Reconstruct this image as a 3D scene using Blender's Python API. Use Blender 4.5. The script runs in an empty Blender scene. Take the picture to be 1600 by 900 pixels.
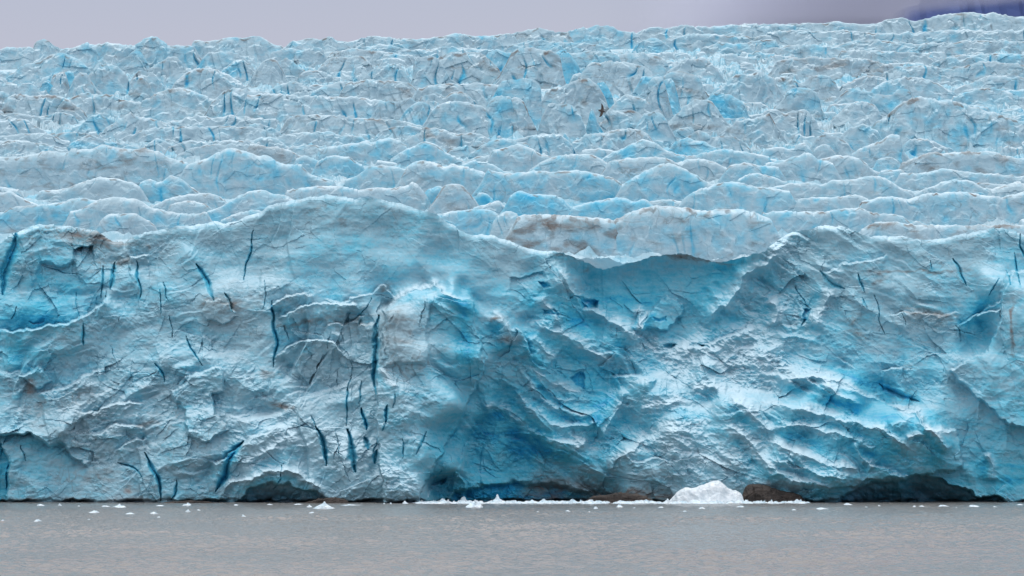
import bpy, math, random
import numpy as np

rng = np.random.RandomState(7)
random.seed(7)
scene = bpy.context.scene
COL = scene.collection

# ---------------------------------------------------------------- camera numbers
F = 4536.0            # focal length in photo pixels (1600 wide)
U0, V0 = 800.0, 717.0  # eye level row of the photo
CAM_Z = 6.0
SLOPE = 0.17


def YV(v):             # distance at which the glacier's mean surface lies on row v
    return 43.5 / (SLOPE - (717.0 - np.asarray(v, float)) / F)


def world(u, v, Y):
    return np.stack([(u - U0) / F * Y, Y + 0 * u, CAM_Z + (V0 - v) / F * Y], -1)


# ---------------------------------------------------------------- noise
PERM = rng.permutation(256)
PERM = np.concatenate([PERM, PERM, PERM]).astype(np.int64)
_a = rng.rand(256) * 2 * np.pi
G2 = np.stack([np.cos(_a), np.sin(_a)], -1)
_g = rng.randn(256, 3)
G3 = _g / np.linalg.norm(_g, axis=1, keepdims=True)


def fade(t):
    return t * t * t * (t * (t * 6 - 15) + 10)


def p2(x, y, seed=0):
    x = np.asarray(x, float) + seed * 17.31
    y = np.asarray(y, float) + seed * 7.77
    xi = np.floor(x); yi = np.floor(y)
    xf = x - xi; yf = y - yi
    xi = xi.astype(np.int64) & 255; yi = yi.astype(np.int64) & 255
    sx = fade(xf); sy = fade(yf)

    def g(i, j):
        h = PERM[PERM[xi + i] + yi + j]
        return G2[h, 0] * (xf - i) + G2[h, 1] * (yf - j)
    a = g(0, 0); a += sx * (g(1, 0) - a)
    b = g(0, 1); b += sx * (g(1, 1) - b)
    return (a + sy * (b - a)) * 1.5


def p3(x, y, z):
    xi = np.floor(x); yi = np.floor(y); zi = np.floor(z)
    xf = x - xi; yf = y - yi; zf = z - zi
    xi = xi.astype(np.int64) & 255; yi = yi.astype(np.int64) & 255; zi = zi.astype(np.int64) & 255
    sx = fade(xf); sy = fade(yf); sz = fade(zf)

    def g(i, j, k):
        h = PERM[PERM[PERM[xi + i] + yi + j] + zi + k]
        return G3[h, 0] * (xf - i) + G3[h, 1] * (yf - j) + G3[h, 2] * (zf - k)

    def L(j, k):
        a = g(0, j, k)
        return a + sx * (g(1, j, k) - a)
    a = L(0, 0); a += sy * (L(1, 0) - a)
    b = L(0, 1); b += sy * (L(1, 1) - b)
    return (a + sz * (b - a)) * 1.5


def rot(u, v, deg):
    c, s = math.cos(math.radians(deg)), math.sin(math.radians(deg))
    return u * c + v * s, -u * s + v * c


def sstep(a, b, x):
    t = np.clip((x - a) / (b - a), 0, 1)
    return t * t * (3 - 2 * t)


def ridged(x, y, seed):
    n = 1 - np.abs(p2(x, y, seed)) * 1.6
    return n * n


HR = np.random.RandomState(5).rand(512, 5)


def facet(x, y, seed, tilt=1.0):
    """fracture facets: every cell of a jittered grid is a flat chip with its own tilt and height"""
    xi = np.floor(x); yi = np.floor(y)
    best = np.full(x.shape, 1e9); val = np.zeros(x.shape)
    for i in (-1, 0, 1):
        for j in (-1, 0, 1):
            cx = xi + i; cy = yi + j
            h = PERM[PERM[(cx.astype(np.int64) + seed * 13) & 255] + ((cy.astype(np.int64) + seed * 7) & 255)]
            r = HR[h]
            dx = x - (cx + r[..., 0]); dy = y - (cy + r[..., 1])
            d = dx * dx + dy * dy
            m = d < best
            best = np.where(m, d, best)
            val = np.where(m, (r[..., 2] - .5) * .9 + tilt * ((r[..., 3] - .5) * 2 * dx + (r[..., 4] - .5) * 2 * dy), val)
    return val


def saw(n, edge=.16):
    """broken ledges: each level of n ends in an abrupt step"""
    f = np.floor(n)
    return f + sstep(0, edge, n - f) - n - .5


# ---------------------------------------------------------------- mesh helpers
def new_obj(name, V, Fq, mat, parent=None, attrs=None, smooth=False, tris=None):
    me = bpy.data.meshes.new(name)
    V = np.ascontiguousarray(V, np.float32).reshape(-1, 3)
    nq = 0 if Fq is None else len(Fq)
    nt = 0 if tris is None else len(tris)
    me.vertices.add(len(V)); me.vertices.foreach_set('co', V.ravel())
    idx = []
    if nq: idx.append(np.asarray(Fq, np.int32).ravel())
    if nt: idx.append(np.asarray(tris, np.int32).ravel())
    idx = np.concatenate(idx)
    me.loops.add(len(idx)); me.loops.foreach_set('vertex_index', idx)
    me.polygons.add(nq + nt)
    starts = np.concatenate([np.arange(nq) * 4, nq * 4 + np.arange(nt) * 3]).astype(np.int32)
    me.polygons.foreach_set('loop_start', starts)
    me.polygons.foreach_set('use_smooth', np.full(nq + nt, bool(smooth)))
    for k, a in (attrs or {}).items():
        at = me.attributes.new(k, 'FLOAT', 'POINT')
        at.data.foreach_set('value', np.ascontiguousarray(a, np.float32).ravel())
    me.update(calc_edges=True)
    me.validate()
    o = bpy.data.objects.new(name, me)
    COL.objects.link(o)
    if mat: me.materials.append(mat)
    if parent: o.parent = parent
    return o


def grid_faces(h, w):
    i = np.arange(h * w).reshape(h, w)
    return np.stack([i[:-1, :-1], i[1:, :-1], i[1:, 1:], i[:-1, 1:]], -1).reshape(-1, 4)


def tag(o, label=None, cat=None, group=None, kind=None):
    for k, v in (('label', label), ('category', cat), ('group', group), ('kind', kind)):
        if v: o[k] = v
    return o


# ---------------------------------------------------------------- materials
class NT:
    def __init__(s, mat):
        mat.use_nodes = True
        s.t = mat.node_tree; s.t.nodes.clear()

    def n(s, typ, **kw):
        nd = s.t.nodes.new(typ)
        ins = kw.pop('ins', {})
        for k, v in kw.items(): setattr(nd, k, v)
        for k, v in ins.items():
            if isinstance(v, bpy.types.NodeSocket): s.t.links.new(v, nd.inputs[k])
            else: nd.inputs[k].default_value = v
        return nd

    def math(s, op, a, b=None, c=None, clamp=False):
        nd = s.t.nodes.new('ShaderNodeMath'); nd.operation = op; nd.use_clamp = clamp
        for i, v in enumerate((a, b, c)):
            if v is None: continue
            if isinstance(v, bpy.types.NodeSocket): s.t.links.new(v, nd.inputs[i])
            else: nd.inputs[i].default_value = v
        return nd.outputs[0]

    def mix(s, fac, a, b):
        nd = s.t.nodes.new('ShaderNodeMix'); nd.data_type = 'RGBA'
        for k, v in ((0, fac), (6, a), (7, b)):
            if isinstance(v, bpy.types.NodeSocket): s.t.links.new(v, nd.inputs[k])
            else: nd.inputs[k].default_value = v if k == 0 else (*v, 1)
        return nd.outputs[2]

    def ramp(s, fac, stops, interp='LINEAR'):
        nd = s.t.nodes.new('ShaderNodeValToRGB'); cr = nd.color_ramp; cr.interpolation = interp
        while len(cr.elements) < len(stops): cr.elements.new(0.5)
        for e, (p, c) in zip(cr.elements, stops):
            e.position = p; e.color = (*c, 1) if len(c) == 3 else c
        s.t.links.new(fac, nd.inputs[0])
        return nd.outputs[0]

    def noise(s, vec, scale, detail=4, rough=.55, dist=0):
        nd = s.n('ShaderNodeTexNoise', ins={'Vector': vec, 'Scale': scale, 'Detail': detail, 'Roughness': rough, 'Distortion': dist})
        return nd.outputs[0]

    def scale(s, vec, xyz, ang=(0, 0, 0)):
        nd = s.n('ShaderNodeMapping', ins={'Vector': vec, 'Scale': xyz, 'Rotation': ang})
        return nd.outputs[0]


def g3(v): return (v, v, v)


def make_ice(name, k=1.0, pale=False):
    m = bpy.data.materials.new(name); N = NT(m)
    pos = N.n('ShaderNodeTexCoord').outputs['Object']
    at = lambda a: N.n('ShaderNodeAttribute', attribute_name=a).outputs['Fac']
    blue, white, dirt = at('blue'), at('white'), at('dirt')
    geo = N.n('ShaderNodeNewGeometry')
    nz = N.n('ShaderNodeSeparateXYZ', ins={0: geo.outputs['Normal']}).outputs[2]
    n1 = N.noise(N.scale(pos, (.16 * k, .16 * k, .30 * k), (0, .3, 0)), 1, 6, .62, .6)
    n2 = N.noise(N.scale(pos, (.9 * k, .9 * k, 1.5 * k)), 1, 5, .65, .3)
    n3 = N.noise(N.scale(pos, (.22 * k, .3 * k, 2.6 * k), (0, .03, 0)), 1, 4, .6, .2)     # thin level ice layers
    b = N.math('ADD', blue, N.math('MULTIPLY', N.math('SUBTRACT', n1, .5), .85))
    b = N.math('ADD', b, N.math('MULTIPLY', N.math('SUBTRACT', n2, .5), .4 if pale else .6))
    nf = N.noise(N.scale(pos, (3.0 * k, 3.0 * k, 4.2 * k)), 1, 4, .7)
    b = N.math('ADD', b, N.math('MULTIPLY', N.math('SUBTRACT', nf, .5), .12 if pale else .35))
    nm = N.noise(N.scale(pos, (.42 * k, .42 * k, .62 * k), (0, .5, 0)), 1, 7, .68, .9)
    b = N.math('ADD', b, N.math('MULTIPLY', N.math('SUBTRACT', nm, .5), .55))
    b = N.math('SUBTRACT', b, .07)
    b = N.math('ADD', b, N.math('MULTIPLY', N.math('SUBTRACT', n3, .5), .22 if pale else .5), clamp=True)
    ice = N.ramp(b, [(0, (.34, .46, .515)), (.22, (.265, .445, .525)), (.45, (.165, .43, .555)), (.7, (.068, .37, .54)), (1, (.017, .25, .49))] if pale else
                 [(0, (.275, .44, .51)), (.22, (.225, .44, .53)), (.45, (.15, .45, .57)),
                     (.7, (.068, .40, .54)), (1, (.017, .275, .49))])
    # snow and crumbled white ice, thickest where a face looks upward
    up = N.math('MULTIPLY_ADD', nz, 1.6, -.62)
    w = N.math('ADD', N.math('ADD', white, -.42), N.math('MULTIPLY', up, .75))
    w = N.math('ADD', w, N.math('MULTIPLY', N.math('SUBTRACT', n2, .5), 1.5))
    w = N.math('ADD', w, N.math('MULTIPLY', N.math('SUBTRACT', n1, .5), .7))
    w = N.math('MULTIPLY', N.math('MULTIPLY', w, 1.3, clamp=True), N.math('MULTIPLY_ADD', b, -.75, 1, clamp=True))
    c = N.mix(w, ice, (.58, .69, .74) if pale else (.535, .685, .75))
    # grey-brown rock dust: patches and thin wandering veins
    d1 = N.noise(N.scale(pos, (.35 * k, .35 * k, .8 * k), (0, .4, .2)), 1, 7, .7, 1.0)
    dp = N.math('MULTIPLY_ADD', d1, 4.5, -2.75)
    dp = N.math('ADD', dp, N.math('MULTIPLY', dirt, 1.5))
    dp = N.math('MULTIPLY', N.math('MULTIPLY', dp, .62, clamp=True), N.math('MULTIPLY', dirt, 2.2, clamp=True))
    v1 = N.noise(N.scale(pos, (.10 * k, .12 * k, .16 * k), (.2, .5, 0)), 1, 3, .55, 1.6)
    vein = N.math('SUBTRACT', 1, N.math('MULTIPLY', N.math('ABSOLUTE', N.math('SUBTRACT', v1, .5)), 70), clamp=True)
    vm = N.noise(N.scale(pos, (.06 * k, .06 * k, .08 * k)), 1, 3, .5)
    vein = N.math('MULTIPLY', vein, N.math('MULTIPLY_ADD', vm, 5, -2.3, clamp=True))
    vein = N.math('MULTIPLY', vein, N.math('MULTIPLY_ADD', dirt, 1.6, .28, clamp=True))
    dust = N.mix(d1, (.085, .072, .066), (.19, .165, .15))
    c = N.mix(N.math('MAXIMUM', dp, N.math('MULTIPLY', vein, .75)), c, dust)
    # general thin greying of old faces
    gm = N.noise(N.scale(pos, (.045 * k, .045 * k, .07 * k)), 1, 4, .6)
    c = N.mix(N.math('MULTIPLY', N.math('MULTIPLY_ADD', gm, 3, -1.35, clamp=True), N.math('MULTIPLY_ADD', dirt, .6, .05, clamp=True)), c, (.30, .33, .345))
    f1 = N.noise(pos, 2.2 * k, 7, .72)
    f2 = N.noise(N.scale(pos, (.7 * k, .7 * k, 3.2 * k)), 1, 5, .65)
    bump = N.n('ShaderNodeBump', ins={'Strength': .38, 'Distance': .2 / k, 'Height': N.math('ADD', f1, N.math('MULTIPLY', f2, .5))})
    bs = N.n('ShaderNodeBsdfPrincipled', ins={'Base Color': c, 'Roughness': .8, 'IOR': 1.31, 'Specular IOR Level': .12, 'Normal': bump.outputs[0]})
    out = N.n('ShaderNodeOutputMaterial')
    N.t.links.new(bs.outputs[0], out.inputs[0])
    return m


ICE = make_ice('glacier_ice')
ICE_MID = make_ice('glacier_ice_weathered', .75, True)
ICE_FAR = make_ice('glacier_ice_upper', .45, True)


def make_rock(name, a, b, sc=.5):
    m = bpy.data.materials.new(name); N = NT(m)
    pos = N.n('ShaderNodeTexCoord').outputs['Object']
    n = N.noise(pos, sc, 8, .7, .4)
    n2 = N.noise(N.scale(pos, (.3, .3, 1.4)), sc * 2, 6, .7)
    c = N.ramp(N.math('ADD', N.math('MULTIPLY', n, .6), N.math('MULTIPLY', n2, .4)), [(.35, a), (.65, b)])
    bump = N.n('ShaderNodeBump', ins={'Strength': .8, 'Distance': .3, 'Height': n2})
    bs = N.n('ShaderNodeBsdfPrincipled', ins={'Base Color': c, 'Roughness': .8, 'Normal': bump.outputs[0]})
    N.t.links.new(bs.outputs[0], N.n('ShaderNodeOutputMaterial').inputs[0])
    return m


ROCK = make_rock('wet_brown_rock', (.012, .010, .009), (.085, .066, .055))
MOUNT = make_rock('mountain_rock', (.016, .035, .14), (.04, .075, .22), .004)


def make_snow(name, c0, c1):
    m = bpy.data.materials.new(name); N = NT(m)
    pos = N.n('ShaderNodeTexCoord').outputs['Object']
    n = N.noise(pos, 1.2, 6, .65, .2)
    bump = N.n('ShaderNodeBump', ins={'Strength': .7, 'Distance': .25, 'Height': N.noise(pos, 3, 6, .7)})
    bs = N.n('ShaderNodeBsdfPrincipled', ins={'Base Color': N.ramp(n, [(.3, c0), (.65, c1)]), 'Roughness': .6, 'Normal': bump.outputs[0]})
    N.t.links.new(bs.outputs[0], N.n('ShaderNodeOutputMaterial').inputs[0])
    return m


SNOW = make_snow('white_ice', (.56, .64, .68), (.82, .85, .86))
FLOE = make_snow('floe_ice', (.45, .62, .70), (.80, .85, .87))

# ---------------------------------------------------------------- glacier root
glacier = bpy.data.objects.new('glacier', None)
COL.objects.link(glacier)
glacier.location = (0, 400, 0)
tag(glacier, 'pale blue crevassed glacier ending in a broken ice cliff above grey water', 'glacier')
INV = -np.array([0, 400, 0.0])          # parts are built in world space, parented to the root

# ---------------------------------------------------------------- the ice cliff
CREST = [(-320, 372), (-60, 375), (0, 378), (14, 366), (24, 364), (40, 356), (61, 351), (84, 352), (110, 354), (150, 360), (176, 376), (195, 380), (204, 371), (230, 362),
         (262, 356), (300, 352), (325, 349), (335, 346), (352, 349), (372, 344), (388, 338), (405, 334), (418, 323), (430, 318), (450, 316), (465, 311), (490, 308), (512, 304), (530, 308),
         (560, 310), (580, 309), (608, 314), (630, 321), (655, 327), (682, 336), (696, 345), (705, 352), (726, 364), (738, 367), (750, 366), (773, 369),
         (800, 378), (827, 389), (835, 391), (861, 392), (888, 398), (911, 408), (935, 421), (952, 419), (979, 413), (1003, 405), (1030, 399), (1060, 396), (1080, 398),
         (1107, 406), (1127, 411), (1150, 405), (1165, 401), (1195, 394), (1205, 382), (1212, 378), (1228, 368), (1239, 361), (1262, 360), (1275, 354), (1290, 351), (1316, 354),
         (1340, 362), (1360, 371), (1384, 368), (1410, 370), (1424, 374), (1458, 375), (1478, 371), (1500, 367), (1532, 361), (1550, 357), (1566, 356), (1582, 361), (1600, 368), (1660, 366), (1920, 372)]

# u, v, depth m, blue, white, rough, dirt
CTRL = [
 (0,370,8,.3,.2,.5,.2),(0,430,8,.35,.1,.5,0),(40,420,7,.35,.15,.5,.05),(100,440,7,.42,.1,.5,0),(60,510,5,.5,.1,.5,0),(0,500,6,.5,.1,.5,0),(35,500,6,.62,.0,.5,0),
 (150,380,9,.35,.3,.6,.4),(250,390,9,.2,.3,.5,.25),(330,370,9,.15,.25,.3,.1),(400,380,9,.15,.3,.2,.1),(500,340,9,.25,.2,.2,.1),(600,360,9,.28,.1,.15,.05),
 (700,400,9,.25,.15,.15,0),(800,410,9,.12,.3,.15,.08),(500,420,7,.32,.1,.15,0),(620,430,7,.3,.1,.15,0),(760,460,7,.25,.15,.15,0),(690,440,9,.3,.1,.15,0),(655,446,9,.3,.1,.15,0),(722,452,9,.3,.1,.15,0),(752,468,9,.3,.1,.15,0),(610,452,8,.2,.15,.3,.1),(665,464,.5,.25,.35,.35,.1),(700,462,.5,.45,.35,.35,0),(728,478,.5,.5,.3,.4,0),(300,430,7,.28,.15,.3,0),(200,460,6,.32,.15,.4,0),
 (250,500,5,.25,.25,.5,.1),(350,490,4,.1,.3,.4,.35),(450,480,4,.15,.3,.5,.3),(550,490,4,.15,.35,.5,.25),(450,540,3,.22,.25,.5,.1),(530,570,1,.1,.45,.6,.1),
 (100,560,4,.35,.3,.6,0),(30,620,3,.32,.25,.7,.1),(150,640,2,.1,.5,.9,.25),(250,620,2,.2,.4,.8,.15),(200,700,0,.18,.3,.6,.2),(60,720,1,.3,.1,.5,.15),(60,775,0,.3,.1,.4,.2),
 (200,770,-1,.22,.2,.4,.2),(300,600,2,.3,.35,.8,0),(300,700,-1,.25,.35,.7,.1),(320,770,-1,.32,.25,.6,0),(400,620,1,.25,.35,.8,.2),(420,680,-2,.1,.6,.7,0),(480,700,-3,.1,.65,.5,0),
 (450,750,-3,.25,.3,.5,0),(540,720,-3,.1,.55,.5,0),(560,640,-1,.2,.45,.4,.1),
 (620,500,0,.15,.25,.4,.3),(640,560,-1,.15,.25,.4,.25),(700,480,1,.5,.3,.4,0),(720,560,1,.5,.2,.6,0),(620,640,-3,.25,.45,.7,0),(680,640,-2,.35,.3,.5,0),(640,760,-4,.15,.65,.8,0),
 (660,700,-3,.3,.4,.5,0),(690,720,0,.5,.1,.4,0),
 (780,520,6,.5,.1,.6,.1),(800,570,8,.5,.1,.8,0),(840,430,10,.45,.2,.5,0),(860,500,11,.52,.15,.7,0),(800,640,11.5,.64,.05,.9,0),(750,700,11,.7,0,.9,0),(700,770,10,.68,0,.8,0),(710,680,8,.55,.05,.7,0),(740,620,7.5,.5,.1,.7,0),
 (820,720,12,.72,0,.95,0),(850,775,13,.6,0,.7,.6),(930,770,12,.35,.1,.7,.6),(900,620,13,.55,.1,.8,0),(950,560,14,.52,.15,.7,0),(940,470,18,.6,0,.4,0),(1000,430,20,.55,0,.3,.1),
 (1080,430,20,.52,0,.3,.1),(1150,420,20,.56,0,.3,0),(1060,500,20,.54,.1,.4,0),(1120,490,19,.58,.1,.5,0),(960,650,10,.62,.25,.9,0),(900,680,11,.6,.3,.9,0),(940,720,8,.45,.2,.9,.1),
 (1010,560,14,.4,.5,.9,0),(1080,550,14,.2,.8,.9,0),(1150,540,15,.2,.8,.9,0),(1230,520,15,.35,.5,.9,0),(1180,480,17,.4,.5,.9,0),(1210,440,18,.35,.4,.9,0),(1240,390,19,.25,.4,.8,.05),
 (1250,450,16,.3,.35,.8,0),(1020,620,6,.4,.5,1,0),(1100,600,8,.38,.55,1,0),(1200,580,10,.2,.7,1,.1),(1060,700,0,.22,.65,.9,.05),(1000,740,3,.25,.4,.9,.2),(1000,780,4,.3,.2,.7,.6),
 (1120,740,0,.2,.6,.8,.05),(1150,660,1,.42,.4,.9,0),(1250,640,2,.5,.3,.8,0),(1330,650,0,.58,.2,.7,0),(1400,680,-2,.52,.15,.5,0),(1300,720,-1,.5,.3,.7,0),(1220,740,0,.35,.4,.7,.1),
 (1450,690,-2,.45,.2,.5,0),(1250,590,8,.45,.4,.8,0),
 (1300,370,14,.2,.25,.3,.1),(1300,420,13,.2,.25,.4,.15),(1400,390,13,.2,.25,.3,.1),(1500,390,12,.2,.25,.3,.1),(1590,390,12,.3,.2,.3,.1),(1400,460,10,.22,.25,.25,.1),(1350,520,9,.3,.1,.5,.3),
 (1500,460,10,.32,.12,.25,.1),(1300,540,10,.4,.2,.7,0),(1400,560,9,.4,.2,.5,.2),(1450,500,9,.15,.35,.5,.35),(1520,520,9,.62,.1,.4,0),(1560,460,6,.35,.25,.2,0),(1590,520,5,.35,.2,.2,0),
 (1560,600,4,.4,.15,.25,0),(1500,590,6,.3,.3,.4,.05),(1420,600,7,.4,.2,.6,.05),(1380,610,9,.7,0,.5,0),(1500,680,4,.45,.1,.4,0),(1590,680,3,.5,.1,.3,0),(1530,740,4,.52,.15,.4,0),
 (1590,740,3,.6,.05,.3,0),(1590,780,3,.45,.2,.5,.1),(-40,600,4,.35,.2,.5,.1),(1640,600,3,.4,.2,.3,0),
]


def C(*pts): return np.array([(x / 4, 345 + y / 4) for x, y in pts])
def D(*pts): return np.array([(x / 4, 565 + y / 4) for x, y in pts])


# cracks: points, half-width px, depth m, extra blue
CRACKS = [
 (C((1590,60),(1560,200),(1540,270),(1520,370)),2.2,1.6,.6),(C((650,280),(640,380),(625,480)),2.5,1.6,.4),(C((712,260),(700,350),(690,430)),4,2.2,.5),(C((855,250),(860,360),(878,440),(875,490)),3,2,.5),
 (C((1000,430),(1003,500),(1002,580)),1.5,1.2,.4),(C((1230,270),(1290,370),(1310,430),(1335,500)),6,2.4,.55),(C((1405,450),(1440,510),(1465,570)),4,2,.6),
 (C((1160,720),(1200,800),(1225,850),(1265,905)),2.3,2,.6),(C((525,640),(520,700),(518,780)),3,2,.5),(C((110,70),(75,200),(30,320),(8,460)),10,3.4,.5),
 (C((1700,500),(1712,640),(1728,740),(1722,820),(1710,915)),3.2,2.6,.6),(C((2365,590),(2350,720),(2345,800),(2342,890),(2338,980),(2345,1080)),6,4,.65),(C((2255,590),(2250,660)),1.5,1,.4),
 (C((6372,80),(6395,200),(6440,300),(6480,400),(6515,500)),3,2,.5),(C((5945,235),(5990,290),(6010,350),(6038,405)),3,1.8,.55),(C((5370,330),(5385,390),(5402,450)),3,1.8,.5),(C((5820,250),(5825,300)),1.5,1,.4),
 (C((5130,315),(5200,390),(5275,425)),6,2,.5),(C((6345,200),(6360,330),(6372,410)),2.2,1.4,.4),(C((6285,310),(6312,400)),2,1.1,.3),(C((5380,480),(5420,550)),2,1,.3),
 (D((735,630),(820,660),(890,720)),2.5,1.8,.6),(D((905,570),(950,670),(980,720),(1000,800),(1006,870)),4.5,3.5,.7),(D((1112,740),(1090,820),(1078,865)),2.6,2,.5),(D((975,10),(1005,60),(1022,125)),3,2,.6),
 (D((1520,500),(1450,570),(1420,640),(1400,720),(1355,810)),9,4.5,.65),(D((1980,405),(2010,490),(2025,550),(2032,650)),6,4.5,.8),(D((1940,340),(1985,405)),2,1.2,.4),
 (D((2205,100),(2170,170),(2162,270),(2172,400)),1.8,1.8,.5),(D((2258,120),(2245,260)),1.5,1.2,.4),(D((2266,290),(2280,370),(2290,430)),4,3,.8),(D((2178,425),(2195,540),(2205,600),(2228,690)),7,4.5,.8),
 (D((2275,470),(2310,550)),6,3,.7),(D((2355,550),(2338,640)),4,2.5,.7),(D((2428,270),(2416,390)),3.2,2.5,.7),(D((2472,200),(2458,290)),1.5,1.2,.4),(D((2405,390),(2388,435)),2,1.2,.5),
 (D((2665,440),(2620,520),(2598,580)),3,1.6,.4),(D((2108,420),(2118,610)),1.2,.9,.2),(D((2135,620),(2185,750)),1.3,1,.2),(D((1650,540),(1720,620),(1780,640)),1.2,.8,.1),(D((60,600),(40,760),(45,880)),2,1.2,.2),
 (D((5500,140),(5600,200),(5740,250)),5,2,.3),
]
# steps: what lies below the line (walking left to right) stands forward; amp m, fade px, edge px
STEPS = [
 (C((-40,690),(150,685),(300,650),(420,640),(510,600),(560,570),(620,520),(680,440)),3.2,60,3),
 (C((1690,560),(1720,500),(1760,475),(1850,450),(1960,470)),1.8,40,2),(C((1730,620),(1770,580),(1850,545),(1950,515),(2080,520),(2200,512),(2240,560)),1.9,60,2),
 (C((2030,500),(2150,500),(2240,470),(2320,445),(2400,398),(2425,430),(2470,480)),1.8,50,2),(C((2020,690),(2070,640),(2170,630),(2290,590)),1.0,40,2),
 (C((1720,860),(1760,820),(1830,770),(1950,745),(2010,735),(2100,760),(2140,860)),2.2,55,2),(C((2230,650),(2300,650),(2340,640)),1.2,30,2),
 (D((330,560),(260,490),(150,450),(0,460),(-60,470)),2.4,90,3),(D((560,660),(450,600),(420,540),(330,500)),1.0,60,4),
 (D((220,210),(300,180),(380,170),(480,120),(560,70),(640,30)),1.2,50,3),(D((480,330),(620,290),(760,250),(900,270)),1.2,40,3),(D((560,460),(700,410),(820,390),(920,420)),1.1,40,3),
 (D((710,550),(780,510),(850,480),(930,480)),.9,30,2),(D((1290,620),(1400,610),(1500,520),(1600,460),(1750,400)),1.4,60,3),
 (C((5150,312),(5280,275),(5420,250),(5500,222),(5540,205)),1.0,60,2),
 (C((5540,600),(5700,575),(5850,590),(6010,575)),.8,30,2),(C((5980,660),(6080,600),(6200,560),(6250,548)),2.0,40,2),(C((6100,620),(6180,530),(6260,492)),.8,25,2),
 (C((3180,360),(3300,345),(3350,330),(3400,310)),-.5,40,3),(C((3200,690),(3230,670),(3290,760),(3315,840)),1.8,30,2),
 (C((440,170),(520,165),(580,150)),-1.4,25,2),(C((250,240),(400,280),(470,250)),-1.0,40,4),(C((800,230),(860,220),(930,210)),1.2,35,3),
 (C((100,80),(180,60),(250,30)),.8,40,3),
 (D((4830,30),(4900,40),(5000,70),(5100,80),(5270,90),(5300,130)),1.6,40,3),
 (D((3810,90),(3880,80),(3990,90),(4100,110)),1.6,40,4),(C((4290,800),(4400,790),(4440,750),(4600,700),(4700,640)),1.2,40,4),
 (D((5500,60),(5600,50),(5660,45)),1.4,40,3),(D((5420,640),(5560,690),(5700,715)),1.2,30,3),
]
# ribs: points, half-width px, amp m
RIBS = [
 (C((3460,240),(3500,330),(3570,430),(3660,520),(3760,590),(3860,650),(3960,720),(4020,790)),13,3.2),(C((3300,600),(3400,650),(3500,700),(3620,760),(3740,830),(3850,900)),10,1.8),
 (C((3310,700),(3400,800),(3480,900)),8,1.4),(C((3360,460),(3440,560),(3520,640)),8,1.3),(C((3080,560),(3160,660),(3220,800)),8,1.2),
 (D((3270,70),(3350,200),(3450,280),(3580,320),(3700,330),(3800,300)),7,1.7),(D((3200,150),(3300,270),(3420,370),(3550,410),(3690,400),(3790,350)),8,2.0),(D((3210,390),(3300,420),(3400,470),(3560,520),(3720,480)),10,1.9),
 (D((3300,20),(3450,130),(3560,180),(3660,190)),6,1.1),(D((3000,310),(3100,270),(3200,330),(3300,400)),8,1.4),(D((3350,60),(3400,150),(3500,230),(3620,250)),5,.9),
 (C((4960,70),(4880,170),(4800,250),(4700,310),(4640,370),(4600,450),(4550,520),(4500,530),(4440,620),(4360,690)),14,3.6),(C((4800,480),(4860,560),(4840,660)),8,1.6),(C((5220,430),(5130,560),(5090,700)),9,1.8),
 (C((3980,690),(4040,590),(4050,560)),4,1.2),(C((3960,600),(4000,560),(4010,690)),4,1.4),
 (D((4020,450),(4000,520),(3930,560),(3850,620),(3800,690)),9,1.8),(D((3870,150),(3900,260),(3830,330),(3790,420),(3720,500)),10,1.6),
 (D((4830,130),(5000,100),(5150,105),(5280,135),(5400,190),(5520,255)),9,2.2),(D((5540,258),(5640,300),(5720,315),(5780,380),(5830,430),(5900,445),(5980,440)),6,2.6),(D((5780,385),(5830,440),(5890,510),(5945,548)),5,1.8),
 (D((4760,270),(4950,280),(5100,320),(5250,360),(5400,400),(5520,430),(5620,500),(5745,575)),8,2.4),(D((4780,390),(4950,400),(5100,430),(5250,460),(5400,510),(5515,547)),8,2.4),(D((5335,505),(5390,600),(5470,680)),5,1.6),
 (D((4780,485),(4900,540),(5000,580),(5100,620),(5250,660),(5400,670)),9,2.4),(D((4780,600),(4900,640),(5050,690),(5200,720),(5345,742)),9,2.0),
 (D((4500,350),(4600,420),(4700,520),(4770,600),(4850,680),(4960,740),(5150,770),(5270,777)),8,1.8),(D((4550,190),(4650,270),(4750,370),(4860,450)),8,1.6),(D((5125,95),(5200,170),(5280,230),(5420,262)),5,1.3),
 (D((5560,400),(5640,370),(5720,345)),6,1.3),(D((5650,480),(5720,455),(5790,470)),5,.9),(D((4300,200),(4420,160),(4560,170)),8,1.2),(D((3980,300),(4120,270),(4300,230)),9,1.2),
 (D((1355,870),(1430,790),(1560,725),(1700,695),(1830,690),(1910,730),(2010,800),(2080,850)),6,1.5),(D((1480,700),(1600,600),(1760,500),(1900,470)),10,.9),
 (D((6150,560),(6200,640),(6210,760)),8,1.2),(C((2395,570),(2450,500),(2560,430),(2640,418),(2710,393),(2790,438),(2880,488),(2965,495)),4,1.1),(D((2380,30),(2460,140),(2500,150)),6,.8),
]
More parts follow.
